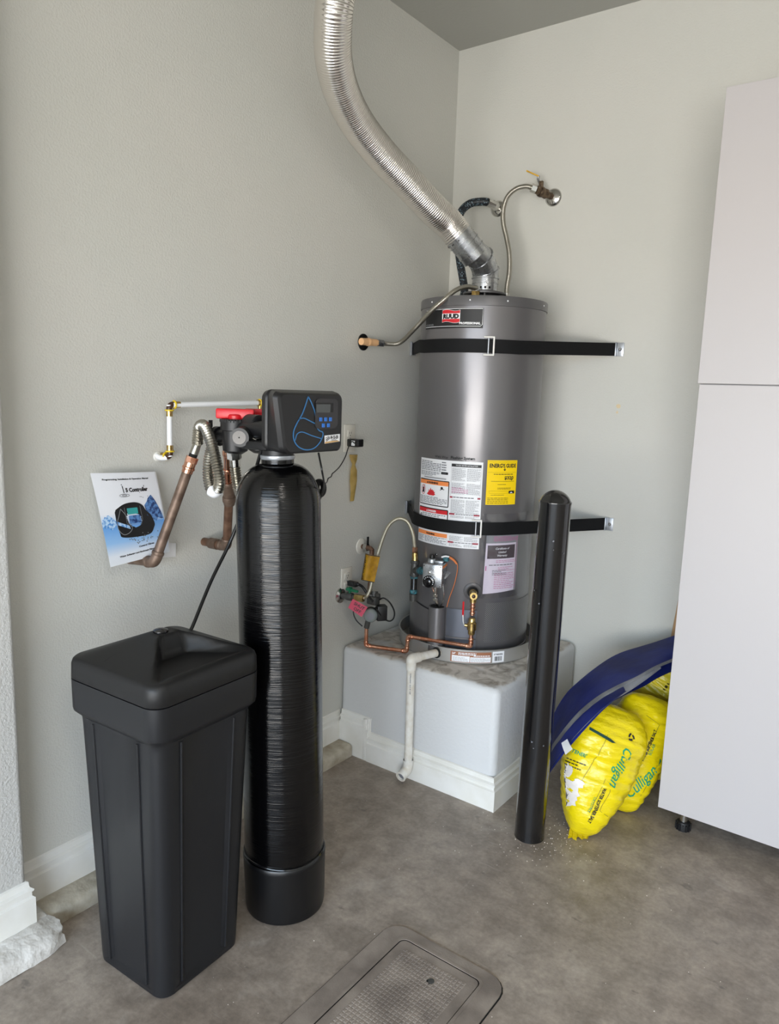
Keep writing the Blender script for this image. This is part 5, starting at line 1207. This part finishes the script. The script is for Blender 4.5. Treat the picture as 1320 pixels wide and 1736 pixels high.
bm = B(); grid(bm, lambda u, v: tf(u, v, 0.0), 3, 3); bmesh.ops.solidify(bm, geom=bm.faces[:], thickness=0.0012); tg = fin('pink_tag', bm, 'pink_tag', t, smooth=0, label='pink tag reading SHUT OFF')
bm = B(); text_bm(bm, 'SHUT', 0.28, 0.54, 0.58, 'CENTER', sx=0.72, bold=0.006); text_bm(bm, 'OFF', 0.28, 0.56, 0.16, 'CENTER', sx=0.72, bold=0.006); decal('tag_writing', bm, 'black_ink', tg, tf, 0.0026)

t = thing('gas_connector', 'curved grey flexible gas connector arching up to the iron tee', 'gas connector', (0.1, -0.72, 0.7))
bm = B(); tube(bm, [f2 + (f2 - f0).normalized() * 0.008, (0.112, -0.716, 0.714), (0.12, -0.704, 0.742), (0.122, -0.695, 0.779), (0.122, -0.683, 0.841), (0.129, -0.666, 0.899), (0.139, -0.644, 0.971), (0.153, -0.624, 1.019), (0.18, -0.599, 1.045), (0.212, -0.578, 1.034), (0.235, -0.569, 0.99), (0.25, -0.574, 0.942), p1 + Vector((0, 0, 0.008))], 0.0078, 14, per=10); fin('tube', bm, mat('coated_connector', (166, 160, 142), 0.35, metal=0.5), t, smooth=180)
bm = B(); nut(bm, p1 + Vector((0, 0, 0.004)), p1 + Vector((0, 0, 0.026)), 0.0125); fin('flare_nut', bm, 'copper', t)
yA, yB_, yC, yD_ = Vector((0.104, -0.722, 0.901)), Vector((0.155, -0.686, 0.891)), Vector((0.149, -0.713, 0.779)), Vector((0.103, -0.745, 0.79))
yn = Vector((0.585, -0.795, 0.1)).normalized()
yf = lambda u, v, off: (yD_.lerp(yC, u)).lerp(yA.lerp(yB_, u), v) + yn * (off + 0.010 * math.sin(PI * u) + 0.003 * math.sin(7 * u))
bm = B(); grid(bm, lambda u, v: yf(u, v, 0.0), 10, 4); bmesh.ops.solidify(bm, geom=bm.faces[:], thickness=0.001); tg = fin('warning_wrap', bm, 'amber', t, smooth=40, label='yellow warning wrap with black border')
bm = B(); stroke(bm, [(0.02, 0.98), (0.98, 0.98)], 0.03); stroke(bm, [(0.02, 0.02), (0.98, 0.02)], 0.03); stroke(bm, [(0.02, 0.0), (0.02, 1.0)], 0.035)
for k in range(12): y = 0.06 + k * 0.075; flat_rect(bm, 0.05, y, 0.05 + random.uniform(0.03, 0.08), y + 0.045)
cut_u(bm, 0.1); decal('wrap_print', bm, 'black_ink', tg, yf, 0.0028)

t = thing('wall_pipe', 'small dull copper pipe with black lever leaving a white wall flange above the yellow wrap', 'copper pipe', (0.03, -0.68, 0.7))
w0_ = Vector((0, -0.621, 0.901)); w1_ = Vector((0.073, -0.643, 0.905)); w2_ = Vector((0.092, -0.67, 0.698))
bm = B(); lathe(bm, [(0.036, 0.0), (0.034, 0.004), (0.018, 0.008)], 26, w0_, (1, 0, 0)); fin('wall_flange', bm, 'white_plastic', t)
bm = B(); tube(bm, [w0_, w0_.lerp(w1_, 0.7), w1_ + Vector((0.0, 0, -0.004)), w1_ + Vector((0.004, 0.0, -0.028)), w2_], 0.0105, 14); fin('pipe', bm, 'brown_copper', t)
bm = B(); k0 = w0_.lerp(w1_, 0.45); nut(bm, k0 - Vector((0.006, 0, 0)), k0 + Vector((0.012, 0, 0)), 0.017); wv = fin('valve_body', bm, 'chrome', t)
bm = B(); box(bm, k0 + Vector((0.008, -0.005, 0.005)), k0 + Vector((0.013, 0.006, 0.048)), 0.0015); fin('lever', bm, 'gloss_black', wv)

t = thing('circulation_pump', 'small black circulation pump with round clear cap and looped cord beside pan', 'pump', (0.132, -0.699, 0.599))
pc0 = Vector((0.142, -0.722, 0.638)); pn_ = Vector((0.585, -0.795, 0.15)).normalized()
bm = B(); lathe(bm, [(0.026, -0.05), (0.031, -0.045), (0.031, -0.004), (0.028, 0.0)], 24, pc0, pn_); fin('motor', bm, 'satin_black', t)
bm = B(); lathe(bm, [(0.0295, -0.002), (0.0295, 0.008), (0.024, 0.018), (0.014, 0.024), (0.002, 0.026)], 28, pc0, pn_); fin('clear_cap', bm, 'glass_dome', t, smooth=60, label='round clear glossy cap')
bm = B(); lathe(bm, [(0.016, 0.0262), (0.004, 0.0275)], 20, pc0, pn_); fin('cap_label', bm, 'grey_ink', t)
pf_ = frame(Vector((0.159, -0.67, 0.643)), (0.8, -0.6, 0))
bm = B(); box(bm, (-0.022, -0.034, -0.02), (0.022, 0.032, 0.02), 0.004, pf_); fin('terminal_box', bm, 'black_plastic', t)
bm = B(); rod(bm, (0.118, -0.671, 0.727), (0.13, -0.685, 0.677), 0.017, seg=18); box(bm, Vector((0.128, -0.683, 0.692)) - Vector((0.028, 0.018, 0.018)), Vector((0.128, -0.683, 0.692)) + Vector((0.02, 0.018, 0.02)), 0.006); rod(bm, (0.143, -0.679, 0.72), (0.151, -0.688, 0.708), 0.012, seg=12); collar(bm, Vector((0.106, -0.684, 0.709)), (0, 0, 1), 0.0195, 0.02); fin('housing', bm, 'iron', t)
bm = B(); rod(bm, (0.124, -0.715, 0.609), (0.116, -0.715, 0.576), 0.012); fin('outlet', bm, 'iron', t)
bm = B(); tube(bm, [(0.143, -0.672, 0.693), (0.165, -0.666, 0.706), (0.188, -0.652, 0.689), (0.203, -0.637, 0.65), (0.204, -0.641, 0.62), (0.192, -0.653, 0.607), (0.17, -0.667, 0.616), (0.168, -0.69, 0.639), (0.159, -0.714, 0.674)], 0.0032, 8); fin('cord_loop', bm, 'cord', t)
bm = B(); tube(bm, [(0.101, -0.725, 0.581) , (0.072, -0.73, 0.602), (0.052, -0.727, 0.628), (0.048, -0.723, 0.663)], 0.0026, 8); fin('cord', bm, 'cord', t)
pl0 = Vector((0.012, -0.695, 0.746))
bm = B(); tube(bm, [pl0, (0.07, -0.73, 0.763), (0.081, -0.707, 0.748), (0.1, -0.698, 0.721), (0.137, -0.702, 0.692)], 0.006, 10); box(bm, Vector((0.03, -0.709, 0.752)) - Vector((0.028, 0.012, 0.01)), Vector((0.03, -0.709, 0.752)) + Vector((0.024, 0.012, 0.011)), 0.004); fin('plug', bm, 'black_plastic', t)

# ------------------------------------------------------------------ outlets, adapter, tape
def outlet(y, z, label):
    t = thing('wall_outlet', label, 'outlet', (0.003, y, z - 0.057))
    bm = B(); box(bm, (0.0005, y - 0.035, z - 0.057), (0.006, y + 0.035, z + 0.057), 0.002); pl = fin('cover_plate', bm, 'white_plastic', t)
    for dz in (-0.02, 0.02):
        bm = B(); box(bm, (0.0055, y - 0.0165, z + dz - 0.014), (0.008, y + 0.0165, z + dz + 0.014), 0.001); s_ = fin('socket', bm, 'white_plastic', pl)
        bm = B()
        for sx in (-0.006, 0.006): box(bm, (0.0078, y + sx - 0.001, z + dz - 0.002), (0.0084, y + sx + 0.001, z + dz + 0.007))
        rod(bm, (0.0078, y, z + dz - 0.008), (0.0084, y, z + dz - 0.008), 0.0022); fin('slots', bm, 'black_ink', pl, smooth=0)
    bm = B(); rod(bm, (0.0055, y, z), (0.0075, y, z), 0.003); fin('screw', bm, 'strap_metal', pl)
outlet(-0.725, 1.379, 'upper cream wall outlet with black power adapter plugged in')
outlet(-0.722, 0.765, 'lower wall outlet, partly hidden behind the gas valve')
ap = Vector((0.045, -0.721, 1.369))
t = thing('power_adapter', 'black plug-in power adapter with wavy cord, in the upper outlet', 'power adapter', ap)
bm = B(); box(bm, (0.0085, -0.748, 1.345), (0.062, -0.700, 1.378), 0.005); fin('adapter_body', bm, 'gloss_black', t)
bm = B(); box(bm, (0.034, -0.7488, 1.351), (0.052, -0.7478, 1.372)); fin('rating_sticker', bm, 'white', t, smooth=0)
bm = B(); tube(bm, [(0.05, -0.748, 1.362), (0.07, -0.79, 1.371), (0.075, -0.818, 1.346), (0.08, -0.837, 1.318), (0.09, -0.87, 1.292), (0.1, -0.903, 1.274), (0.12, -0.951, 1.263), (0.13, -0.976, 1.258), (0.14, -0.994, 1.249), (0.15, -1.022, 1.245), (0.16, -1.04, 1.234), (0.425, -1.353, 1.279), (0.451, -1.396, 1.281)], 0.0022, 8, per=8); fin('cord', bm, 'cord', t)
bm = B()
cc = Vector((0.466, -1.424, 1.274))
for k in range(5):
    pts = [cc + Vector((0.8, 0.6, 0)) * (0.019 * math.cos(a)) * (1 - 0.17 * k) + Vector((0, 0, 1)) * (0.026 * math.sin(a)) * (1 - 0.15 * k) + Vector((-0.59, 0.8, 0)) * (0.006 * k) for a in [2 * PI * j / 14 for j in range(15)]]
    tube(bm, pts, 0.0042, 8, per=3)
fin('coiled_cord', bm, 'cord', t)
t = thing('tape_strip', 'twisted strip of amber tape stuck below the upper outlet', 'tape', (0.004, -0.696, 1.103))
tA_ = [((0.006, -0.726, 1.31), (0.006, -0.671, 1.307)), ((0.01, -0.722, 1.287), (0.008, -0.676, 1.285)), ((0.012, -0.712, 1.27), (0.014, -0.695, 1.266)), ((0.012, -0.723, 1.245), (0.016, -0.684, 1.241)), ((0.012, -0.725, 1.2), (0.014, -0.68, 1.197)), ((0.01, -0.716, 1.149), (0.014, -0.69, 1.147)), ((0.008, -0.716, 1.111), (0.012, -0.694, 1.112))]
bm = B(); V = [[bm.verts.new(a), bm.verts.new(Vector(a).lerp(Vector(b), 0.5) + Vector((0.006, 0, 0))), bm.verts.new(b)] for a, b in tA_]
for A_, B_ in zip(V[:-1], V[1:]):
    for k in (0, 1): bm.faces.new((A_[k], A_[k + 1], B_[k + 1], B_[k]))
bmesh.ops.solidify(bm, geom=bm.faces[:], thickness=0.0008); fin('tape', bm, 'tape', t, smooth=40)
bm = B(); grid(bm, lambda u, v: Vector((0.002, -0.72, 1.299)).lerp(Vector((0.002, -0.665, 1.296)), u) + Vector((0, 0, 0.014 * v)), 2, 2); fin('clear_tab', bm, 'film', t, smooth=0)

# wall scuff
bm = B()
for (x, y, r_) in ((1048, 686, 0.006), (1050, 700, 0.004)):
    pass
p = Vector((0.877, -0.001, 1.55)); V = [bm.verts.new(p + Vector((random.uniform(0.7, 1.2) * 0.010 * math.cos(2 * PI * k / 9), 0, random.uniform(0.7, 1.2) * 0.010 * math.sin(2 * PI * k / 9)))) for k in range(9)]; bm.faces.new(V)
p = Vector((0.874, -0.001, 1.523)); V = [bm.verts.new(p + Vector((random.uniform(0.7, 1.2) * 0.006 * math.cos(2 * PI * k / 7), 0, random.uniform(0.7, 1.2) * 0.006 * math.sin(2 * PI * k / 7)))) for k in range(7)]; bm.faces.new(V)
o = fin('wall_patch', bm, mat('patch_filler', (214, 196, 160), 0.7), smooth=0, structure=True, label='small tan filler patch on the back wall below the upper strap end')

# ------------------------------------------------------------------ salt bags and blue folded cover
def bag(name, label, bottom, top, half_w, half_t, normal, m, seed, wr=0.010, narrow=0.55, fold=0.0):
    t = thing(name, label, 'salt bag', (bottom[0], bottom[1], 0), 'yellow water softener salt bags')
    b0_ = Vector(bottom); a0_ = Vector(top) - b0_; Lg = a0_.length; A_ = a0_.normalized(); n = Vector(normal); n = (n - A_ * n.dot(A_)).normalized(); w = A_.cross(n) * -1
    w = n.cross(A_) * -1
    if w.dot(CR) < 0: w = -w
    bm = B(); nu, nv = 72, 64; V = []
    for j in range(nv + 1):
        s = j / nv; ring = []
        e = (1 - abs(2 * s - 1) ** 3.2); wid = half_w * max(0.02, (narrow + (1 - narrow) * math.sin(PI * min(s * 1.15, 1) * 0.5)) * (e ** 0.28)); th = half_t * max(0.02, e ** 0.6) * (1 + 0.12 * math.sin(3 * s + seed))
        for i in range(nu):
            a = 2 * PI * i / nu; c, sn = math.cos(a), math.sin(a)
            x = wid * math.copysign(abs(c) ** 0.75, c); y = th * math.copysign(abs(sn) ** 0.85, sn)
            p = b0_ + A_ * (Lg * s) + w * x + n * y
            q = Vector((x * 6 + seed, s * 34, y * 5)); q2 = Vector((x * 16 + seed, s * 9, y * 10)); f = e ** 0.5
            k = wr * f * (0.55 * noise.noise(q) + 0.55 * noise.noise(q2) - 0.35 * abs(noise.noise(q2 * 2.3)) * (1.4 if s > 0.62 else 0.7))
            if fold and sn > 0:
                e_ = (s - 0.60 - 0.10 * c + 0.03 * noise.noise(Vector((c * 3, seed, 0)))) / 0.028; e_ = min(1, max(0, e_)); p += n * (fold * e_ * e_ * (3 - 2 * e_) * (1 - max(0, (s - 0.7)) * 1.8) * sn ** 0.4)
            p += (n * math.copysign(1, sn) * abs(sn) ** 0.5 + w * c * 0.5) * k
            p.z = max(p.z, 0.003 + 0.002 * (1 + noise.noise(p * 20)))
            ring.append(bm.verts.new(p))
        V.append(ring)
    for A2, B2 in zip(V[:-1], V[1:]):
        for k in range(nu): bm.faces.new((A2[k], A2[(k + 1) % nu], B2[(k + 1) % nu], B2[k]))
    bm.faces.new(V[0]); bm.faces.new(V[-1])
    bmesh.ops.recalc_face_normals(bm, faces=bm.faces)
    tree = BVHTree.FromBMesh(bm); o = fin('sack', bm, m, t, smooth=180)
    cen = b0_ + A_ * (Lg * 0.5)
    def f(u, v, off):  # u along width, v along length from the centre
        for s_ in range(24):
            st_ = cen + w * u + A_ * v + n * 0.5; h = tree.ray_cast(st_, -n)
            if h[0] is not None and (h[0] - cen).dot(n) > 0.015: return h[0] + n * off * 1.5
            u *= 0.975
        return cen + w * u + A_ * v
    return t, o, f, b0_, A_, w, n
def bdecal(name, bm, m, o, f, off=0.0016, step=None): 
    if step: cut_u(bm, step, 0); cut_u(bm, step, 1)
    return decal(name, bm, m, o, f, off)

t, o, f, b0_, A_, w, n = bag('salt_bag', 'front yellow salt bag with white salt crust and recycling mark, beside bollard', (1.108, -0.690, 0.0), (1.128, -0.47, 0.435), 0.155, 0.10, (0.62, -0.78, 0.35), 'bag', 1.3, wr=0.017, narrow=0.38, fold=0.02)
bm = B(); text_bm(bm, 'Culligan', 0.038, 0.035, 0.115, sx=0.88, shear=0.35, rot=-PI / 2 - 0.12, bold=0.0005); bdecal('brand_writing', bm, 'salt_green', o, f)
bm = B(); text_bm(bm, 'WATER SOFTENER SALT', 0.0125, 0.002, -0.05, rot=-PI / 2 - 0.12, bold=0.0006, sx=0.70); greek(bm, -0.150, -0.025, -0.075, 0.008, 3, hh=0.35); bdecal('black_writing', bm, 'black_ink', o, f)
bm = B(); text_bm(bm, 'SOFTENERS', 0.013, -0.155, 0.03, rot=-0.05, sx=0.75, bold=0.0004); text_bm(bm, 'CRYSTALS', 0.010, -0.020, -0.09, rot=-PI / 2 - 0.12, sx=0.9); bdecal('green_writing', bm, 'salt_green', o, f)
bm = B(); stroke(bm, [(-0.035, 0.13), (-0.055, 0.02), (-0.085, -0.09), (-0.105, -0.14)], 0.0012); stroke(bm, [(-0.02, -0.15), (0.0, -0.02), (0.02, -0.03), (0.028, -0.06), (0.012, -0.13), (0.05, -0.14)], 0.0012); cut_u(bm, 0.02, 1); bdecal('outline_print', bm, 'black_ink', o, f)
bm = B()
for k in range(3):
    a = 2 * PI * k / 3 + 0.5; c_ = (0.055 + 0.0095 * math.cos(a), 0.150 + 0.0095 * math.sin(a)); d_ = a + PI / 2
    stroke(bm, [(c_[0] - 0.009 * math.cos(d_), c_[1] - 0.009 * math.sin(d_)), c_, (c_[0] + 0.007 * math.cos(d_ + 0.5), c_[1] + 0.007 * math.sin(d_ + 0.5))], 0.0065)
bdecal('recycling_mark', bm, 'black_ink', o, f, 0.002)
random.seed(5)
for (u_, v_, a_, b_) in ((-0.128, -0.045, 0.018, 0.03), (-0.118, -0.085, 0.024, 0.026), (-0.098, -0.105, 0.026, 0.03), (-0.085, -0.135, 0.018, 0.022), (-0.082, -0.066, 0.018, 0.013)):
    bm = B(); bl_ = blob(u_, v_, a_, b_, 18, 0.3); c_ = bm.verts.new((u_, v_, 0)); vs_ = [bm.verts.new((x, y, 0)) for x, y in bl_]; md_ = [bm.verts.new(((x + u_) / 2, (y + v_) / 2, 0)) for x, y in bl_]
    for k in range(18):
        bm.faces.new((c_, md_[k], md_[(k + 1) % 18])); bm.faces.new((md_[k], vs_[k], vs_[(k + 1) % 18], md_[(k + 1) % 18]))
    bdecal('salt_crust', bm, 'salt_white', o, f, 0.0026)
bm = B(); flat_poly(bm, [(-0.10, 0.135), (-0.02, 0.12), (-0.0, 0.112), (-0.015, 0.108), (-0.10, 0.125)]); bdecal('dark_band', bm, mat('dark_green_print', (30, 70, 60), 0.35), o, f, 0.0018, 0.015)
# crimped bottom seam
bm = B(); c0 = b0_ - w * 0.055 + Vector((0, 0, 0.012)); 
V = []
for k in range(13):
    x = -0.040 + 0.078 * k / 12; z = 0.004 + 0.004 * math.sin(k * 1.3); q = b0_ + w * x - Vector((0, 1, 0)) * 0.0
    V.append([bm.verts.new(q + n * 0.004 + Vector((0, 0.012, 0.034 - q.z + 0.0))), bm.verts.new(Vector((q.x, q.y, 0)) + Vector((0.012 + 0.006 * math.sin(k * 2), -0.026 - 0.006 * math.cos(k * 1.7), z)))])
for A2, B2 in zip(V[:-1], V[1:]): bm.faces.new((A2[0], A2[1], B2[1], B2[0]))
bmesh.ops.solidify(bm, geom=bm.faces[:], thickness=0.002); fin('bottom_seam', bm, 'bag', t, smooth=60)

t, o, f, b0_, A_, w, n = bag('salt_bag', 'second yellow salt bag, standing between the front bag and cabinet', (1.168, -0.435, 0.0), (1.205, -0.29, 0.44), 0.125, 0.085, (0.55, -0.83, 0.3), 'bag', 4.1, wr=0.014)
bm = B(); text_bm(bm, 'Culligan', 0.042, 0.005, -0.165, sx=0.8, shear=0.35, rot=PI / 2 - 0.5, bold=0.0005); bdecal('brand_writing', bm, 'salt_green', o, f)
bm = B(); text_bm(bm, 'WATER SOFTENER SALT', 0.012, 0.012, -0.01, rot=PI / 2 - 0.15, bold=0.0006, sx=0.70); bdecal('black_writing', bm, 'black_ink', o, f)
bm = B(); text_bm(bm, 'SOLAR', 0.012, 0.032, 0.02, rot=PI / 2 - 0.15, sx=0.9); flat_poly(bm, [(-0.10, -0.06), (-0.07, -0.05), (-0.055, -0.025), (-0.085, -0.035)]); flat_rect(bm, 0.075, -0.01, 0.14, 0.015); bdecal('green_writing', bm, 'salt_green', o, f)
bm = B(); stroke(bm, [(0.0, -0.05), (0.035, 0.14), (-0.02, 0.16)], 0.0012); stroke(bm, [(0.04, -0.14), (0.07, -0.01)], 0.0012); cut_u(bm, 0.02, 1); bdecal('outline_print', bm, 'black_ink', o, f)

t, o, f, b0_, A_, w, n = bag('salt_bag', 'shade-dulled yellow salt bag lying behind the other two, against the back wall', (1.10, -0.13, 0.27), (1.235, -0.12, 0.53), 0.10, 0.075, (0.3, -0.9, 0.3), 'bag_shaded', 8.7, wr=0.02)
bm = B(); text_bm(bm, 'Cull', 0.05, -0.07, -0.12, sx=0.9, shear=0.3, rot=-0.3); bdecal('brand_writing', bm, 'salt_green', o, f)
bm = B(); greek(bm, 0.02, 0.05, 0.03, 0.09, 3); bdecal('black_writing', bm, 'black_ink', o, f)
# what the rear bag lies on: another bag, seen only as its edge
t, o, f, b0_, A_, w, n = bag('salt_bag', 'low yellow salt bag hidden under the rear bag, glimpsed in the gap', (0.90, -0.13, 0.115), (1.29, -0.13, 0.115), 0.10, 0.105, (0, -0.2, 1), 'bag_shaded', 2.2)

t = thing('blue_cover', 'folded blue fabric cover with grey lining and white tag, draped over yellow bags', 'folded cover', (0.95, -0.4, 0.01))
def ribbon_sheet(name, m, A_, B_, belly, thick, parent, label=None, nv=10, wr=0.004, seed=0):
    PA = resample(smooth_path(A_, 12), 0.012); PB = smooth_path(B_, 12)
    def atp(P, s):
        k = s * (len(P) - 1); i = min(int(k), len(P) - 2); return P[i].lerp(P[i + 1], k - i)
    nu = 40; bm = B()
    def fn(u, v):
        p = atp(PA, u).lerp(atp(PB, u), v); q = Vector((0.585, -0.795, 0.1))
        return p + q * (belly * math.sin(PI * v) + wr * noise.noise(Vector((u * 9 + seed, v * 3, seed))) * math.sin(PI * min(1, v + 0.15)))
    grid(bm, fn, nu, nv); bmesh.ops.solidify(bm, geom=bm.faces[:], thickness=thick)
    return fin(name, bm, m, parent, smooth=60, label=label)
topc = [(0.872, -0.5, 0.205), (0.881, -0.46, 0.32), (0.912, -0.42, 0.408), (0.957, -0.36, 0.472), (1.003, -0.3, 0.524), (1.063, -0.24, 0.569), (1.136, -0.18, 0.601), (1.264, -0.12, 0.667)]
midc = [(0.944, -0.66, 0.233), (0.977, -0.66, 0.314), (1.041, -0.64, 0.429), (1.098, -0.6, 0.501), (1.15, -0.54, 0.542), (1.197, -0.46, 0.567), (1.235, -0.38, 0.593), (1.307, -0.22, 0.62)]
midc2 = [(0.957, -0.68, 0.228), (0.991, -0.68, 0.308), (1.056, -0.665, 0.422), (1.112, -0.625, 0.495), (1.16, -0.56, 0.535), (1.203, -0.47, 0.558), (1.241, -0.39, 0.586), (1.31, -0.23, 0.61)]
lowc = [(0.981, -0.74, 0.18), (1.005, -0.75, 0.234), (1.055, -0.745, 0.329), (1.108, -0.73, 0.418), (1.151, -0.69, 0.488), (1.177, -0.64, 0.523), (1.192, -0.58, 0.544)]
midlow = [(0.961, -0.69, 0.236), (0.995, -0.69, 0.315), (1.044, -0.68, 0.403), (1.087, -0.655, 0.466), (1.125, -0.615, 0.509), (1.154, -0.58, 0.531), (1.177, -0.55, 0.548)]
ribbon_sheet('outer_panel', 'blue_fabric', topc, midc, 0.02, 0.004, t, wr=0.010, seed=1)
ribbon_sheet('lining', 'grey_lining', midc, midc2, 0.006, 0.006, t, nv=4, label='grey lining edge', seed=2)
ribbon_sheet('front_flap', 'blue_fabric', midlow, lowc, 0.018, 0.004, t, wr=0.012, seed=3)
bm = B(); tube(bm, [Vector(a).lerp(Vector(b), 0.55) + Vector((0.585, -0.795, 0.1)) * 0.024 for a, b in zip(midlow, lowc)], 0.0018, 6); fin('zip', bm, 'zip_dark', t, label='dark zip line')
ribbon_sheet('lining', 'grey_lining', [(1.127, -0.56, 0.505), (1.164, -0.5, 0.543), (1.206, -0.42, 0.564), (1.243, -0.35, 0.589)], [(1.15, -0.56, 0.491), (1.184, -0.5, 0.516), (1.216, -0.42, 0.544), (1.249, -0.35, 0.578)], 0.004, 0.004, t, nv=4, seed=4)
# back half of the fold closes the shape behind
ribbon_sheet('inner_panel', 'blue_fabric', [p_ if False else tuple(Vector(p_) + Vector((0, 0.02, -0.005))) for p_ in topc], [(q_[0], min(q_[1] + 0.10, -0.03), max(q_[2] - 0.07, 0.02)) for q_ in midc], -0.01, 0.004, t, seed=6)
tA, tB_, tC, tD_ = Vector((1.036, -0.75, 0.365)), Vector((1.055, -0.745, 0.385)), Vector((1.081, -0.755, 0.359)), Vector((1.059, -0.76, 0.332))
bm = B(); grid(bm, lambda u, v: tD_.lerp(tC, u).lerp(tA.lerp(tB_, u), v) + Vector((0.3, -0.9, 0)) * (0.004 * math.sin(PI * v)) + Vector((0.585, -0.795, 0)) * 0.012, 3, 4); bmesh.ops.solidify(bm, geom=bm.faces[:], thickness=0.001); fin('care_tag', bm, 'white', t, label='small white tag')

t = thing('wooden_handle', 'tan wooden tool handle leaning behind the blue cover and cabinet edge', 'tool handle', (1.16, -0.06, 0.0))
bm = B(); tube(bm, [(1.165, -0.05, 0.0), (1.193, -0.045, 0.432), (1.215, -0.03, 0.727), (1.245, -0.02, 1.064)], 0.015, 16); fin('handle', bm, 'wood', t, smooth=60)
# spilt salt on the floor round the bags and bollard
bm = B(); random.seed(11)
for k in range(420):
    if random.random() < 0.6: x = random.gauss(1.02, 0.09); y = random.gauss(-0.78, 0.09)
    else: x = random.uniform(0.3, 2.0); y = random.uniform(-2.0, -0.6)
    s_ = random.uniform(0.0006, 0.002); 
    if (x < 0.83 and y > -0.78) or ((x - 0.967) ** 2 + (y + 0.808) ** 2 < 0.0036): continue
    c = Vector((x, y, 0)); p = [bm.verts.new(c + Vector((s_ * math.cos(a), s_ * math.sin(a), 0.0003))) for a in (0, 2.1, 4.2)]; tip = bm.verts.new(c + Vector((0, 0, s_ * 1.2)))
    for i in range(3): bm.faces.new((p[i], p[(i + 1) % 3], tip))
    bm.faces.new(p)
o = fin('salt_crumbs', bm, 'salt_white', smooth=0, stuff=True, label='white salt crumbs scattered on the floor round bags and bollard'); o['category'] = 'salt'
